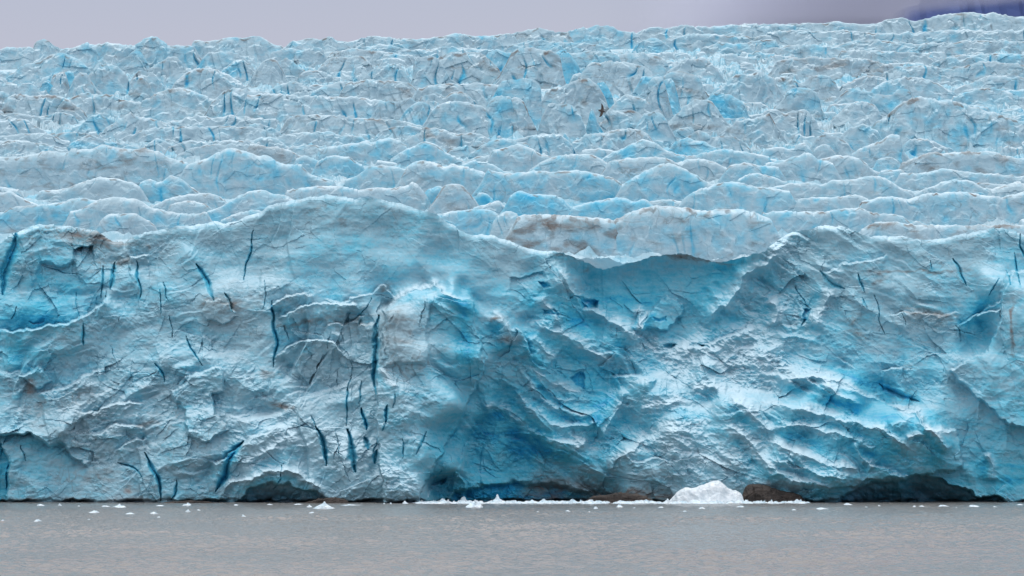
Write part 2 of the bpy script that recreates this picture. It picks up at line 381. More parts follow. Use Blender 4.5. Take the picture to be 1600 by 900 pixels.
# raised blocks and recesses: polygon, amp m (+ forward), edge px
BLOCKS = [
 (np.vstack([C((2365,900),(2380,700),(2400,560),(2450,500),(2560,430),(2640,420),(2710,395),(2790,440),(2880,490),(2960,495),(2970,560),(2960,640),(3000,720)),D((3020,60),(2960,200),(2850,420),(2720,640),(2620,880),(2400,880),(2360,500),(2345,180))]),3.6,2.2),
 (C((2405,570),(2450,520),(2560,450),(2660,440),(2690,560),(2680,900),(2400,900)),.9,5),
 (C((1265,560),(1280,500),(1350,490),(1440,530),(1482,600),(1400,645),(1280,615)),1.2,2),
 (D((1130,160),(1200,90),(1350,30),(1395,60),(1400,180),(1330,190),(1350,330),(1425,430),(1300,500),(1180,480),(1150,300),(1050,200)),2.0,3),
 (D((110,95),(250,20),(285,55),(312,130),(230,180),(150,115)),1.8,3),
 (D((2640,882),(2680,800),(2780,720),(2870,700),(2922,760),(2928,882)),2.0,4),
 (D((1900,340),(1990,330),(2010,450),(2090,800),(2040,800),(1990,640)),.0,3),
 (C((3990,690),(4050,600),(4100,520),(4180,470),(4240,475),(4290,560),(4180,680)),1.8,3),
 (np.vstack([C((6280,340),(6330,320),(6400,310),(7700,310)),D((7700,500),(6300,400),(5930,60)),C((6020,880),(6180,790),(6222,700),(6240,600),(6262,480))]),3.0,3),
 (D((5000,100),(5400,185),(5560,262),(5720,312),(5800,420),(5975,438),(6005,560),(6015,650),(5970,692),(5700,715),(5420,742),(5350,792),(5000,770)),3.2,3),
 (D((1470,890),(1560,792),(1640,762),(1800,747),(1850,782),(1960,802),(2060,850),(2120,890),(2000,960),(1500,960)),-6,3),
 (D((2780,1000),(2800,860),(2850,815),(2930,785),(3100,752),(3300,745),(3500,775),(3700,805),(3900,850),(4000,1000)),-2.2,8),
 (D((5180,1000),(5250,850),(5350,795),(5480,748),(5620,728),(5760,700),(5880,732),(6000,792),(6150,835),(6300,872),(6380,1000)),-9,4),
 (D((-400,900),(-60,500),(0,520),(45,600),(60,700),(45,900)),-3.0,3),
 (C((165,625),(240,600),(285,600),(260,630),(200,640)),-0.80,3),
 (C((5015,560),(5075,555),(5065,620),(5030,660)),-1.20,2.5),(C((4140,770),(4200,755),(4240,765),(4200,790),(4150,795)),-1.20,2),(C((4370,770),(4430,770),(4440,790),(4390,795)),-1.00,2),
 (D((3630,60),(3650,90),(3650,180),(3600,150),(3560,90)),-0.80,3),
 (C((3370,380),(3410,375),(3450,420),(3400,430)),-0.80,3),(C((3380,560),(3480,560),(3500,600),(3390,600)),-0.72,3),(C((3600,480),(3740,490),(3740,530),(3650,560)),-2,5),
 (C((4065,620),(4170,600),(4170,630),(4080,640)),-0.64,3),
]
# tints: centre u, v, radii px, rotation deg, blue, white, dirt
TINTS = [
 (1010,392,130,9,8,-.3,.4,.35),(985,404,80,3,-14,-.2,0,1.0),(1090,404,50,3,10,-.2,0,1.0),(900,404,40,3,14,-.1,0,.8),(1100,400,60,7,-4,-.3,.4,.4),(160,374,35,12,8,-.1,0,.8),(175,378,22,6,0,-.1,.0,.9),(192,410,14,5,0,0,0,.9),(110,372,24,8,0,-.1,0,.5),(232,388,4,6,0,0,0,.8),
 (48,602,7,16,10,-.1,0,1.1),(60,640,20,30,0,0,0,.4),(420,585,18,6,20,0,0,.7),(440,634,16,5,8,-.1,0,1.1),(770,498,14,6,0,-.4,0,.9),(790,530,16,6,10,-.4,.2,.5),(345,475,30,10,0,-.1,0,.5),(600,450,10,8,0,-.1,0,.6),
 (470,505,40,4,-10,0,0,.6),(540,500,40,14,0,0,.1,.3),(1460,492,60,8,4,-.1,.1,.7),(1430,425,90,3,0,0,0,.9),(1370,440,14,4,-30,0,0,.7),(1330,505,30,22,0,0,0,.35),(1581,520,3,70,1,.05,-.2,.9),(1580,490,2,10,0,0,0,.9),
 (230,662,24,5,-12,0,0,.7),(200,766,10,5,0,0,0,.9),(150,745,50,16,0,0,0,.25),(490,330,40,4,-30,0,0,.4),(478,355,5,20,0,0,0,.35),(660,350,6,14,0,0,0,.35),(535,345,6,10,0,0,0,.6),
 (860,760,50,14,0,-.3,0,.5),(1000,775,60,10,0,-.1,0,.7),(1230,760,70,10,6,-.1,0,.5),(1200,430,30,10,-50,.2,0,0),(1330,590,30,8,20,.35,-.3,0),(1395,608,40,10,25,.35,-.3,0),(1075,650,25,10,0,.3,-.3,0),
 (722,545,18,70,-6,.16,-.05,0),(690,470,40,12,14,.12,0,0),(90,470,70,18,-25,.2,0,0),(60,498,40,12,-10,.2,0,0),(65,405,14,6,0,.2,0,0),(60,440,30,8,5,.15,0,0),(30,560,30,20,0,.2,0,0),(75,562,25,12,10,.15,0,0),
 (725,515,10,50,-8,.25,0,0),(60,720,50,30,0,.15,-.1,0),(110,705,40,12,15,.15,0,0),(340,590,22,20,0,0,.3,0),(315,640,22,22,0,0,.2,0),(60,640,50,14,0,0,.25,0),(200,650,60,14,8,0,.2,0),
 (455,772,40,14,0,.15,-.2,0),(560,700,60,50,0,-.05,.2,0),(610,735,20,30,0,0,.15,0),(690,690,20,60,20,.15,-.1,0),(830,690,60,30,10,.25,-.2,0),(760,655,30,30,-40,.2,-.2,0),(895,685,32,8,8,-.3,.55,0),
 (880,640,14,10,30,.25,-.2,0),(850,600,10,20,30,.2,-.1,0),(930,610,30,25,40,.2,-.2,0),(925,655,26,7,10,.3,-.2,0),(1060,690,70,40,20,-.1,.2,0),(1290,626,42,8,16,.3,-.3,0),(1232,625,30,8,10,.2,-.2,0),
 (1390,656,30,9,5,.3,-.3,0),(1330,690,60,10,25,.2,-.2,0),(1255,685,50,10,25,.18,-.2,0),(1370,712,28,12,20,.2,-.2,0),(1462,720,14,18,0,.3,-.3,0),(1455,655,22,10,30,.25,-.2,0),(1570,750,40,6,4,.2,-.1,0),(1580,730,30,5,4,.2,-.1,0),
 (1080,545,70,14,-6,-.1,.3,0),(1140,560,60,14,8,-.1,.35,0),(1230,575,50,8,14,-.1,.4,0),(980,470,60,6,4,.2,-.1,0),(1040,510,30,18,0,.12,-.1,0),(900,500,12,10,30,.25,-.1,0),(820,470,20,12,0,.2,-.1,0),
 (500,500,120,30,0,.08,0,0),(560,400,160,30,4,.06,0,0),(200,580,80,20,-24,.08,0,0),(260,450,40,40,0,.05,-.05,.1),
 (620,520,28,45,0,-.2,-.05,.3),(1300,395,30,12,30,0,0,.25),(730,470,25,40,-30,.25,.1,0),(1510,505,30,6,0,.3,-.2,0),
]


def interp_poly(pts, n_per=6):
    p = np.asarray(pts, float)
    if len(p) < 3: return p
    q = np.vstack([2 * p[0] - p[1], p, 2 * p[-1] - p[-2]])
    out = []
    for i in range(1, len(q) - 2):
        t = np.linspace(0, 1, n_per, endpoint=False)[:, None]
        a, b, c, d = q[i - 1], q[i], q[i + 1], q[i + 2]
        out.append(.5 * (2 * b + (c - a) * t + (2 * a - 5 * b + 4 * c - d) * t ** 2 + (3 * b - a - 3 * c + d) * t ** 3))
    out.append(p[-1:])
    return np.vstack(out)


def poly_dist(u, v, pts, closed=False):
    """distance, side (+ below/right of travel) and 0..1 position along a polyline"""
    best = np.full(u.shape, 1e9); side = np.zeros(u.shape); par = np.zeros(u.shape)
    if closed: pts = np.vstack([pts, pts[:1]])
    seg = np.diff(pts, axis=0); ln = np.hypot(seg[:, 0], seg[:, 1]); tot = ln.sum(); acc = 0
    for (a, s, l) in zip(pts[:-1], seg, ln):
        if l < 1e-9: continue
        du, dv = u - a[0], v - a[1]
        t = np.clip((du * s[0] + dv * s[1]) / (l * l), 0, 1)
        d = np.hypot(du - t * s[0], dv - t * s[1])
        m = d < best
        cr = (s[0] * dv - s[1] * du) / l
        best = np.where(m, d, best); side = np.where(m, cr, side); par = np.where(m, (acc + t * l) / tot, par)
        acc += l
    return best, side, par


def inside(u, v, P):
    r = np.zeros(u.shape, bool)
    n = len(P); j = n - 1
    for i in range(n):
        (xi, yi), (xj, yj) = P[i], P[j]
        if yi != yj:
            c = ((yi > v) != (yj > v)) & (u < (xj - xi) * (v - yi) / (yj - yi) + xi)
            r ^= c
        j = i
    return r


def build_cliff():
    us = np.concatenate([np.arange(-320, -30, 4.0), np.arange(-30, 1630, 1.0), np.arange(1630, 1921, 4.0)])
    cr = np.array(CREST, float)
    cv = np.interp(us, cr[:, 0], cr[:, 1])
    cv = cv + p2(us / 14, us * 0, 3) * 2.0 + saw(us / 26 + 1.2 * p2(us / 30, us * 0, 5), .2) * 2.6 * np.clip(p2(us / 60, us * 0 + 3, 6) + .6, 0, 1) + saw(us / 9 + p2(us / 12, us * 0, 8), .3) * .5 + p2(us / 5, us * 0 + 5, 4) * 0.8
    NR = 440
    t = np.linspace(0, 1, NR)
    u = np.repeat(us[None, :], NR, 0)
    v = cv[None, :] + t[:, None] * (797 - cv[None, :])
    uc = np.clip(u, -25, 1625)
    # domain warp so traced lines wander like real ice
    wu = u + p2(u / 30, v / 30, 11) * 5 + p2(u / 11, v / 11, 12) * 2.4 + p2(u / 5, v / 5, 13) * 1.0
    wv = v + p2(u / 30, v / 30, 21) * 5 + p2(u / 11, v / 11, 22) * 2.4 + p2(u / 5, v / 5, 23) * 1.0
    ct = np.array(CTRL)
    # smooth base values from the control points
    den = np.zeros(u.shape); num = [np.zeros(u.shape) for _ in range(5)]
    u4 = uc + p2(u / 60, v / 60, 31) * 16; v4 = v + p2(u / 60, v / 60, 32) * 16
    for c in ct:
        w = 1.0 / (((u4 - c[0]) ** 2 + (v4 - c[1]) ** 2) / 900.0 + .35) ** 2
        den += w
        for k in range(5): num[k] += w * c[2 + k]
    d, blue, white, rough, dirt = [x / den for x in num]
    d = np.where(d > 9, 9 + (d - 9) * .62, d)
    rim = sstep(850, 905, u) * sstep(1225, 1170, u)
    d = d - 4.0 * rim * np.exp(-np.maximum(v - cv[None, :], 0) / 11.0)
    side_out = np.maximum(0, -u - 0) + np.maximum(0, u - 1600)

    def box(pts, m):
        lo = pts.min(0) - m; hi = pts.max(0) + m
        i0 = np.searchsorted(us, lo[0]); i1 = np.searchsorted(us, hi[0])
        return slice(i0, max(i1, i0 + 1))

    base_d = d.copy()
    for P, amp, edge in BLOCKS:
        sl = box(P, 14)
        uu, vv = wu[:, sl], wv[:, sl]
        ins = inside(uu, vv, P)
        dist, _, _ = poly_dist(uu, vv, P, True)
        sd = np.where(ins, dist, -dist)
        mk = sstep(-edge * .35, edge, sd)
        if amp < -5:
            mk = mk * (0.45 + 0.55 * sstep(0, 38, sd))
        if abs(P[:, 0].min() - 1250) < 1: mk = mk * sstep(1255, 1400, uu)      # the folds swell out of the slope gradually
        d[:, sl] -= amp * mk
        if amp < 0 and amp > -5: blue[:, sl] += .45 * mk
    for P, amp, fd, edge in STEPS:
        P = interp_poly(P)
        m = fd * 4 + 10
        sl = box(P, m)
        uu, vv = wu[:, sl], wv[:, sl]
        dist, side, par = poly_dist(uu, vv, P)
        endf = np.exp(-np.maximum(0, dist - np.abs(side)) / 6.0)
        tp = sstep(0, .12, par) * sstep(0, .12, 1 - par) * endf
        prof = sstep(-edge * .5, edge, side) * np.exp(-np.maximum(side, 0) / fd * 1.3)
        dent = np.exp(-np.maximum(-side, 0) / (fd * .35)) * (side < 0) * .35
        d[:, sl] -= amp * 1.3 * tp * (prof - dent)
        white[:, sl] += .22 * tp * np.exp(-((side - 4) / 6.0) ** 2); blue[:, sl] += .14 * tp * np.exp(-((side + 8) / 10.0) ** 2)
    for P, wd, amp in RIBS:
        P = interp_poly(P)
        sl = box(P, wd * 12)
        uu, vv = wu[:, sl], wv[:, sl]
        dist, side, par = poly_dist(uu, vv, P)
        tp = sstep(0, .18, par) * sstep(0, .18, 1 - par)
        s = np.where(side < 0, dist / wd, dist / (wd * 2.2))   # steeper on the upper side
        d[:, sl] -= amp * 1.3 * tp * np.exp(-np.abs(s) ** 1.05)
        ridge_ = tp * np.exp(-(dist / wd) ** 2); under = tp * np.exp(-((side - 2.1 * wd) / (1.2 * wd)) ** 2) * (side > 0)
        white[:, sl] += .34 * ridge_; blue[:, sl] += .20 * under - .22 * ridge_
    for (cu, cv_, ru, rv, ang, ab, aw, ad) in TINTS:
        a, b = rot(wu - cu, wv - cv_, ang)
        g = np.exp(-((a / ru) ** 2 + (b / rv) ** 2))
        blue += ab * g; white += aw * g; dirt += ad * g

    # --- broken-ice relief, its grain following the flow of each part of the cliff
    def wob(seed): return p2(u / 45, v / 45, seed) * 14
    def broken(ang, seed, asp):
        a, b = rot(u + wob(seed), v + wob(seed + 1), ang)
        r = 0
        gate = 1.0
        for lam, am in ((130, 2.4), (66, 1.6), (33, .6), (16, .2)):
            q = (ridged(a / (lam * asp), b / lam, seed + int(lam)) - .45) if lam > 100 or seed >= 60 and lam > 30 else p2(a / (lam * asp), b / lam, seed + int(lam)) * .8
            r = r + am * q * gate
            gate = gate * np.clip(.55 + 1.1 * p2(u / (lam * 1.3), v / (lam * 1.3), seed + int(lam) + 7) + .5 * q, .12, 1.15)
        return r
    wl = sstep(700, 560, u); wf = sstep(960, 1080, u + (v - 600) * .3) * sstep(1560, 1470, u); wr = sstep(1470, 1560, u)
    wb = np.clip(1 - wl - wf - wr, 0, 1)
    nb = wl * broken(-24, 40, 1.7) + wb * broken(42, 50, 2.2) + wf * broken(27, 60, 2.1) + wr * broken(-60, 70, 1.6)
    relief = nb * rough * .85
    fx = u + p2(u / 50, v / 50, 101) * 9 + p2(u / 7, v / 7, 102) * .9; fy = v + p2(u / 50, v / 50, 103) * 9 + p2(u / 7, v / 7, 104) * .9
    fa, fb = rot(fx, fy, -25); fc, fd_ = rot(fx, fy, 32)
    chips = 0
    for lam, am in ((64, 2.0), (33, 1.35), (17, .6)):
        fl = facet(fa / (lam * 1.25), fb / lam, int(lam), 1.1); fr = facet(fc / (lam * 1.6), fd_ / lam, int(lam) + 3, 1.1)
        chips = chips + am * (wl * fl + (1 - wl) * fr)
    patch = np.clip(.5 + 1.3 * p2(u / 70, v / 50, 105), .1, 1.1)
    relief = relief + chips * np.clip(rough, .10, 1) * .62 * patch
    # broken ledges running with the grain
    led = 0
    for lam, am, sd in ((52, 1.9, 111), (24, 1.0, 112), (11, .2, 113)):
        la, lb = rot(fx, fy, -22); ra, rb = rot(fx, fy, 24)
        nl = lb / lam + .95 * p2(la / (lam * 1.9), lb / (lam * 1.1), sd) + .16 * p2(la / (lam * .6), lb / (lam * .6), sd + 5)
        nr = rb / lam + .95 * p2(ra / (lam * 2.4), rb / (lam * 1.1), sd + 9) + .16 * p2(ra / (lam * .7), rb / (lam * .6), sd + 5)
        gt = np.clip(.35 + 1.5 * p2(u / (lam * 2.2), v / (lam * 1.6), sd + 20), 0, 1.2)
        led = led + am * gt * (wl * saw(nl, .42) + (1 - wl) * saw(nr, .36))
    relief = relief + led * np.clip(rough * 1.25 - .12, .05, 1)
    # upright splits between leaning slabs
    col_ = 0
    for lam, am, sd in ((60, 1.3, 121), (26, .32, 122)):
        ca, cb = rot(fx, fy, 12)
        nc = ca / lam + 1.0 * p2(ca / (lam * 1.4), cb / (lam * 3), sd)
        gt = np.clip(.1 + 1.7 * p2(u / (lam * 2), v / (lam * 2.5), sd + 20), 0, 1)
        col_ = col_ + am * gt * saw(nc, .10)
    split = 1 + 1.0 * sstep(390, 440, u) * sstep(760, 720, u) * sstep(470, 500, v)
    dirt = dirt + .07 * wl
    relief = relief + split * col_ * (.25 + .75 * rough) * (wl + .5 * wr + .35 * wb)
    # crumbly lumps
    lump = 0
    for lam, am in ((26, .75), (13, .40), (6.5, .12)):
        lump = lump + am * np.maximum(.5 - np.abs(p2(u / lam, v / lam * 1.25, 80 + int(lam))) * 1.7, -.35) * .75
    lw = np.clip(white * 1.5 - .35, 0, 1) * np.clip(rough * 1.6 - .5, 0, 1)
    relief = relief * (1 - .65 * lw) + lump * lw * 1.15
    # level ice layers and soft dents on the smooth walls
    sm = np.clip(1 - rough * 1.6, 0, 1)
    relief = relief + sm * (p2(u / 150, v / 9, 90) * .07 + p2(u / 90, v / 4.5, 91) * .025 + p2(u / 60, v / 40, 92) * .45 + p2(u / 22, v / 15, 93) * .25 + ridged(u / 60, v / 110, 94) * .45)
    crum = np.clip(.25 + 1.5 * p2(u / 42, v / 30, 106), 0, 1) * rough
    relief = relief + crum * (.34 * p2(u / 9, v / 7, 107) + .24 * facet(u / 6.5, v / 5, 31) + .12 * p2(u / 4, v / 3.4, 108))
    relief = relief + (p2(u / 7, v / 5, 95) * .08 + p2(u / 3.4, v / 2.6, 96) * .03) * (.3 + rough)
    d = d - relief
    blue = blue + (.10 * p2(u / 40, v / 22, 97) + .08 * p2(u / 15, v / 9, 98)) * (.4 + rough)
    rc = np.random.RandomState(77)
    hair = []
    for i in range(30):
        zone = rc.rand()
        cu, cv0 = (rc.uniform(0, 620), rc.uniform(400, 770)) if zone < .55 else ((rc.uniform(1240, 1600), rc.uniform(375, 560)) if zone < .8 else (rc.uniform(430, 740), rc.uniform(480, 770)))
        a0 = math.radians(rc.choice([78, 100, 62, 20, 118]) + rc.uniform(-14, 14)); ln = rc.uniform(14, 62)
        tt = np.linspace(-.5, .5, 7); bend = rc.uniform(-.5, .5)
        aa = a0 + bend * tt + rc.uniform(-.25, .25, 7)
        st = np.stack([np.cos(aa), np.sin(aa)], -1) * ln / 6
        hair.append((np.array([cu, cv0]) + np.cumsum(st, 0) - st.sum(0) / 2, rc.uniform(.7, 1.5), rc.uniform(.7, 1.6), rc.uniform(.05, .4)))
    for P, wd, dep, ab in CRACKS + hair:
        P = interp_poly(P)
        sl = box(P, wd * 12 + 10)
        uu = u[:, sl] + p2(u[:, sl] / 26, v[:, sl] / 26, 14) * 3.2 + p2(u[:, sl] / 7, v[:, sl] / 7, 15) * .9
        vv = v[:, sl]
        dist, side, par = poly_dist(uu, vv, P)
        wloc = wd * (np.sin(np.pi * np.clip(par, .02, .98)) ** .8 * .95 + .12) * (.9 + .28 * p2(par * 7, par * 0, int(P[0, 0]) % 97))
        wloc = np.maximum(wloc * .66, .4)
        g = np.exp(-(dist / wloc) ** 2.4)
        d[:, sl] += dep * g * .36 - .42 * np.exp(-np.abs(side) / (5 * wd)) * (side > 0) * np.sin(np.pi * par) * np.exp(-np.maximum(0, dist - np.abs(side)) / 3)
        blue[:, sl] += ab * np.exp(-(dist / (wloc * 1.5)) ** 2); white[:, sl] -= .6 * g
    # melt notch worn into the foot by the water
    notch = 781 + p2(us / 26, us * 0, 8) * 4 + p2(us / 9, us * 0, 9) * 2
    d += (.5 + 2.2 * np.clip(p2(us / 45, us * 0 + 6, 19) * 1.5 + .5, 0, 1))[None, :] * sstep(notch[None, :] - 2, notch[None, :] + 3, v)
    dirt += .55 * sstep(notch[None, :] - 7, notch[None, :] + 2, v)
    Y = 400.0 + d
    for r in range(10):
        Y[r] += (.8 + 1.0 * p2(us / 45, us * 0 + 4, 18)) * (1 - r / 10) ** 2
    P3 = world(u, v, Y)
    # rounded brow and the top running back
    nb_ = 16
    back = []
    top = P3[0]
    for i in range(1, nb_ + 1):
        s = i / nb_
        q = top.copy()
        q[:, 1] += 14 * s ** 1.4
        q[:, 0] *= q[:, 1] / top[:, 1]
        q[:, 2] += -.1 * s - 3.5 * s ** 1.7 + p2(us / 16, us * 0 + i * .7, 7) * .12 * s
        back.append(q)
    back = np.stack(back[::-1])
    P3 = np.concatenate([back, P3])
    ext = lambda a, k: np.concatenate([np.repeat(a[:1], nb_, 0) * k, a])
    blue = ext(blue, .5); white = ext(np.maximum(white, 0), 1) ; dirt = ext(dirt, .6)
    white[:nb_ + 5] += .12 + .25 * np.clip(p2(us / 60, us * 0 + 2, 16) + .25, 0, 1)[None, :]
    dirt[:nb_ + 12] += .5 * np.clip(p2(us / 22, us * 0 + 9, 17) - .12, 0, 1)[None, :]
    H, W = P3.shape[:2]
    faces = grid_faces(H, W)
    uall = np.concatenate([np.repeat(us[None, :], nb_, 0), u]); vall = np.concatenate([np.repeat(v[:1], nb_, 0), v])
    wua = np.concatenate([np.repeat(wu[:1], nb_, 0), wu]); wva = np.concatenate([np.repeat(wv[:1], nb_, 0), wv])
    # split into the parts of the cliff the photo shows
    part = np.zeros((H, W), np.int8)
    names = ['ice_wall', 'broken_ice_slope', 'ice_pillar', 'calved_hollow', 'rubble_slope', 'ice_buttress', 'meltwater_cave', 'meltwater_cave', 'folded_ice']
    labels = ['smooth grey blue ice wall with faint level layers and thin cracks', 'crumpled white and grey blue ice with narrow blue cracks', 'square topped block of grey ice with a blue right side',
              'deep turquoise hollow left by calving', 'white crumbled ice spilling down between the walls', 'smooth tall buttress of blue ice with a black dirt streak', 'low wide cave under a white ice arch',
              'dark cave under the overhanging folds', 'wave like folds of blue ice sweeping down to the right']
    def fill(k, poly): part[inside(wua, wva, poly)] = k
    fill(1, np.array([(-400, 510), (0, 516), (80, 505), (140, 485), (175, 440), (200, 520), (310, 480), (420, 460), (600, 445), (610, 560), (590, 900), (-400, 900)]))
    fill(4, np.array([(1240, 340), (1195, 396), (1150, 450), (1110, 490), (1000, 560), (955, 590), (950, 900), (1290, 900), (1230, 690), (1200, 600), (1300, 590), (1280, 520), (1290, 460), (1250, 400)]))
    fill(3, np.array([(850, 380), (1200, 392), (1150, 450), (1110, 490), (1085, 530), (1010, 560), (955, 590), (970, 640), (920, 720), (960, 900), (655, 900), (720, 640), (770, 470), (780, 430)]))
    fill(2, BLOCKS[0][0])
    fill(8, np.array([(1210, 595), (1330, 595), (1440, 635), (1500, 675), (1505, 740), (1360, 760), (1300, 900), (1160, 745), (1230, 690)]))
    fill(5, BLOCKS[8][0])
    fill(6, BLOCKS[10][0]); fill(7, BLOCKS[12][0])
    fp = part[:-1, :-1].ravel()
    Vf = P3.reshape(-1, 3) + INV
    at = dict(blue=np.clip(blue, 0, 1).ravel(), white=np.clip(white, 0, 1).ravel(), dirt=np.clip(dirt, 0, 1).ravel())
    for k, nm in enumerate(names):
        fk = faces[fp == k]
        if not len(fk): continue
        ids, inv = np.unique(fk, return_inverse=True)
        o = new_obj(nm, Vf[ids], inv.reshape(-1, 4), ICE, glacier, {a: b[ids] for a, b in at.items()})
        o['label'] = labels[k]


build_cliff()

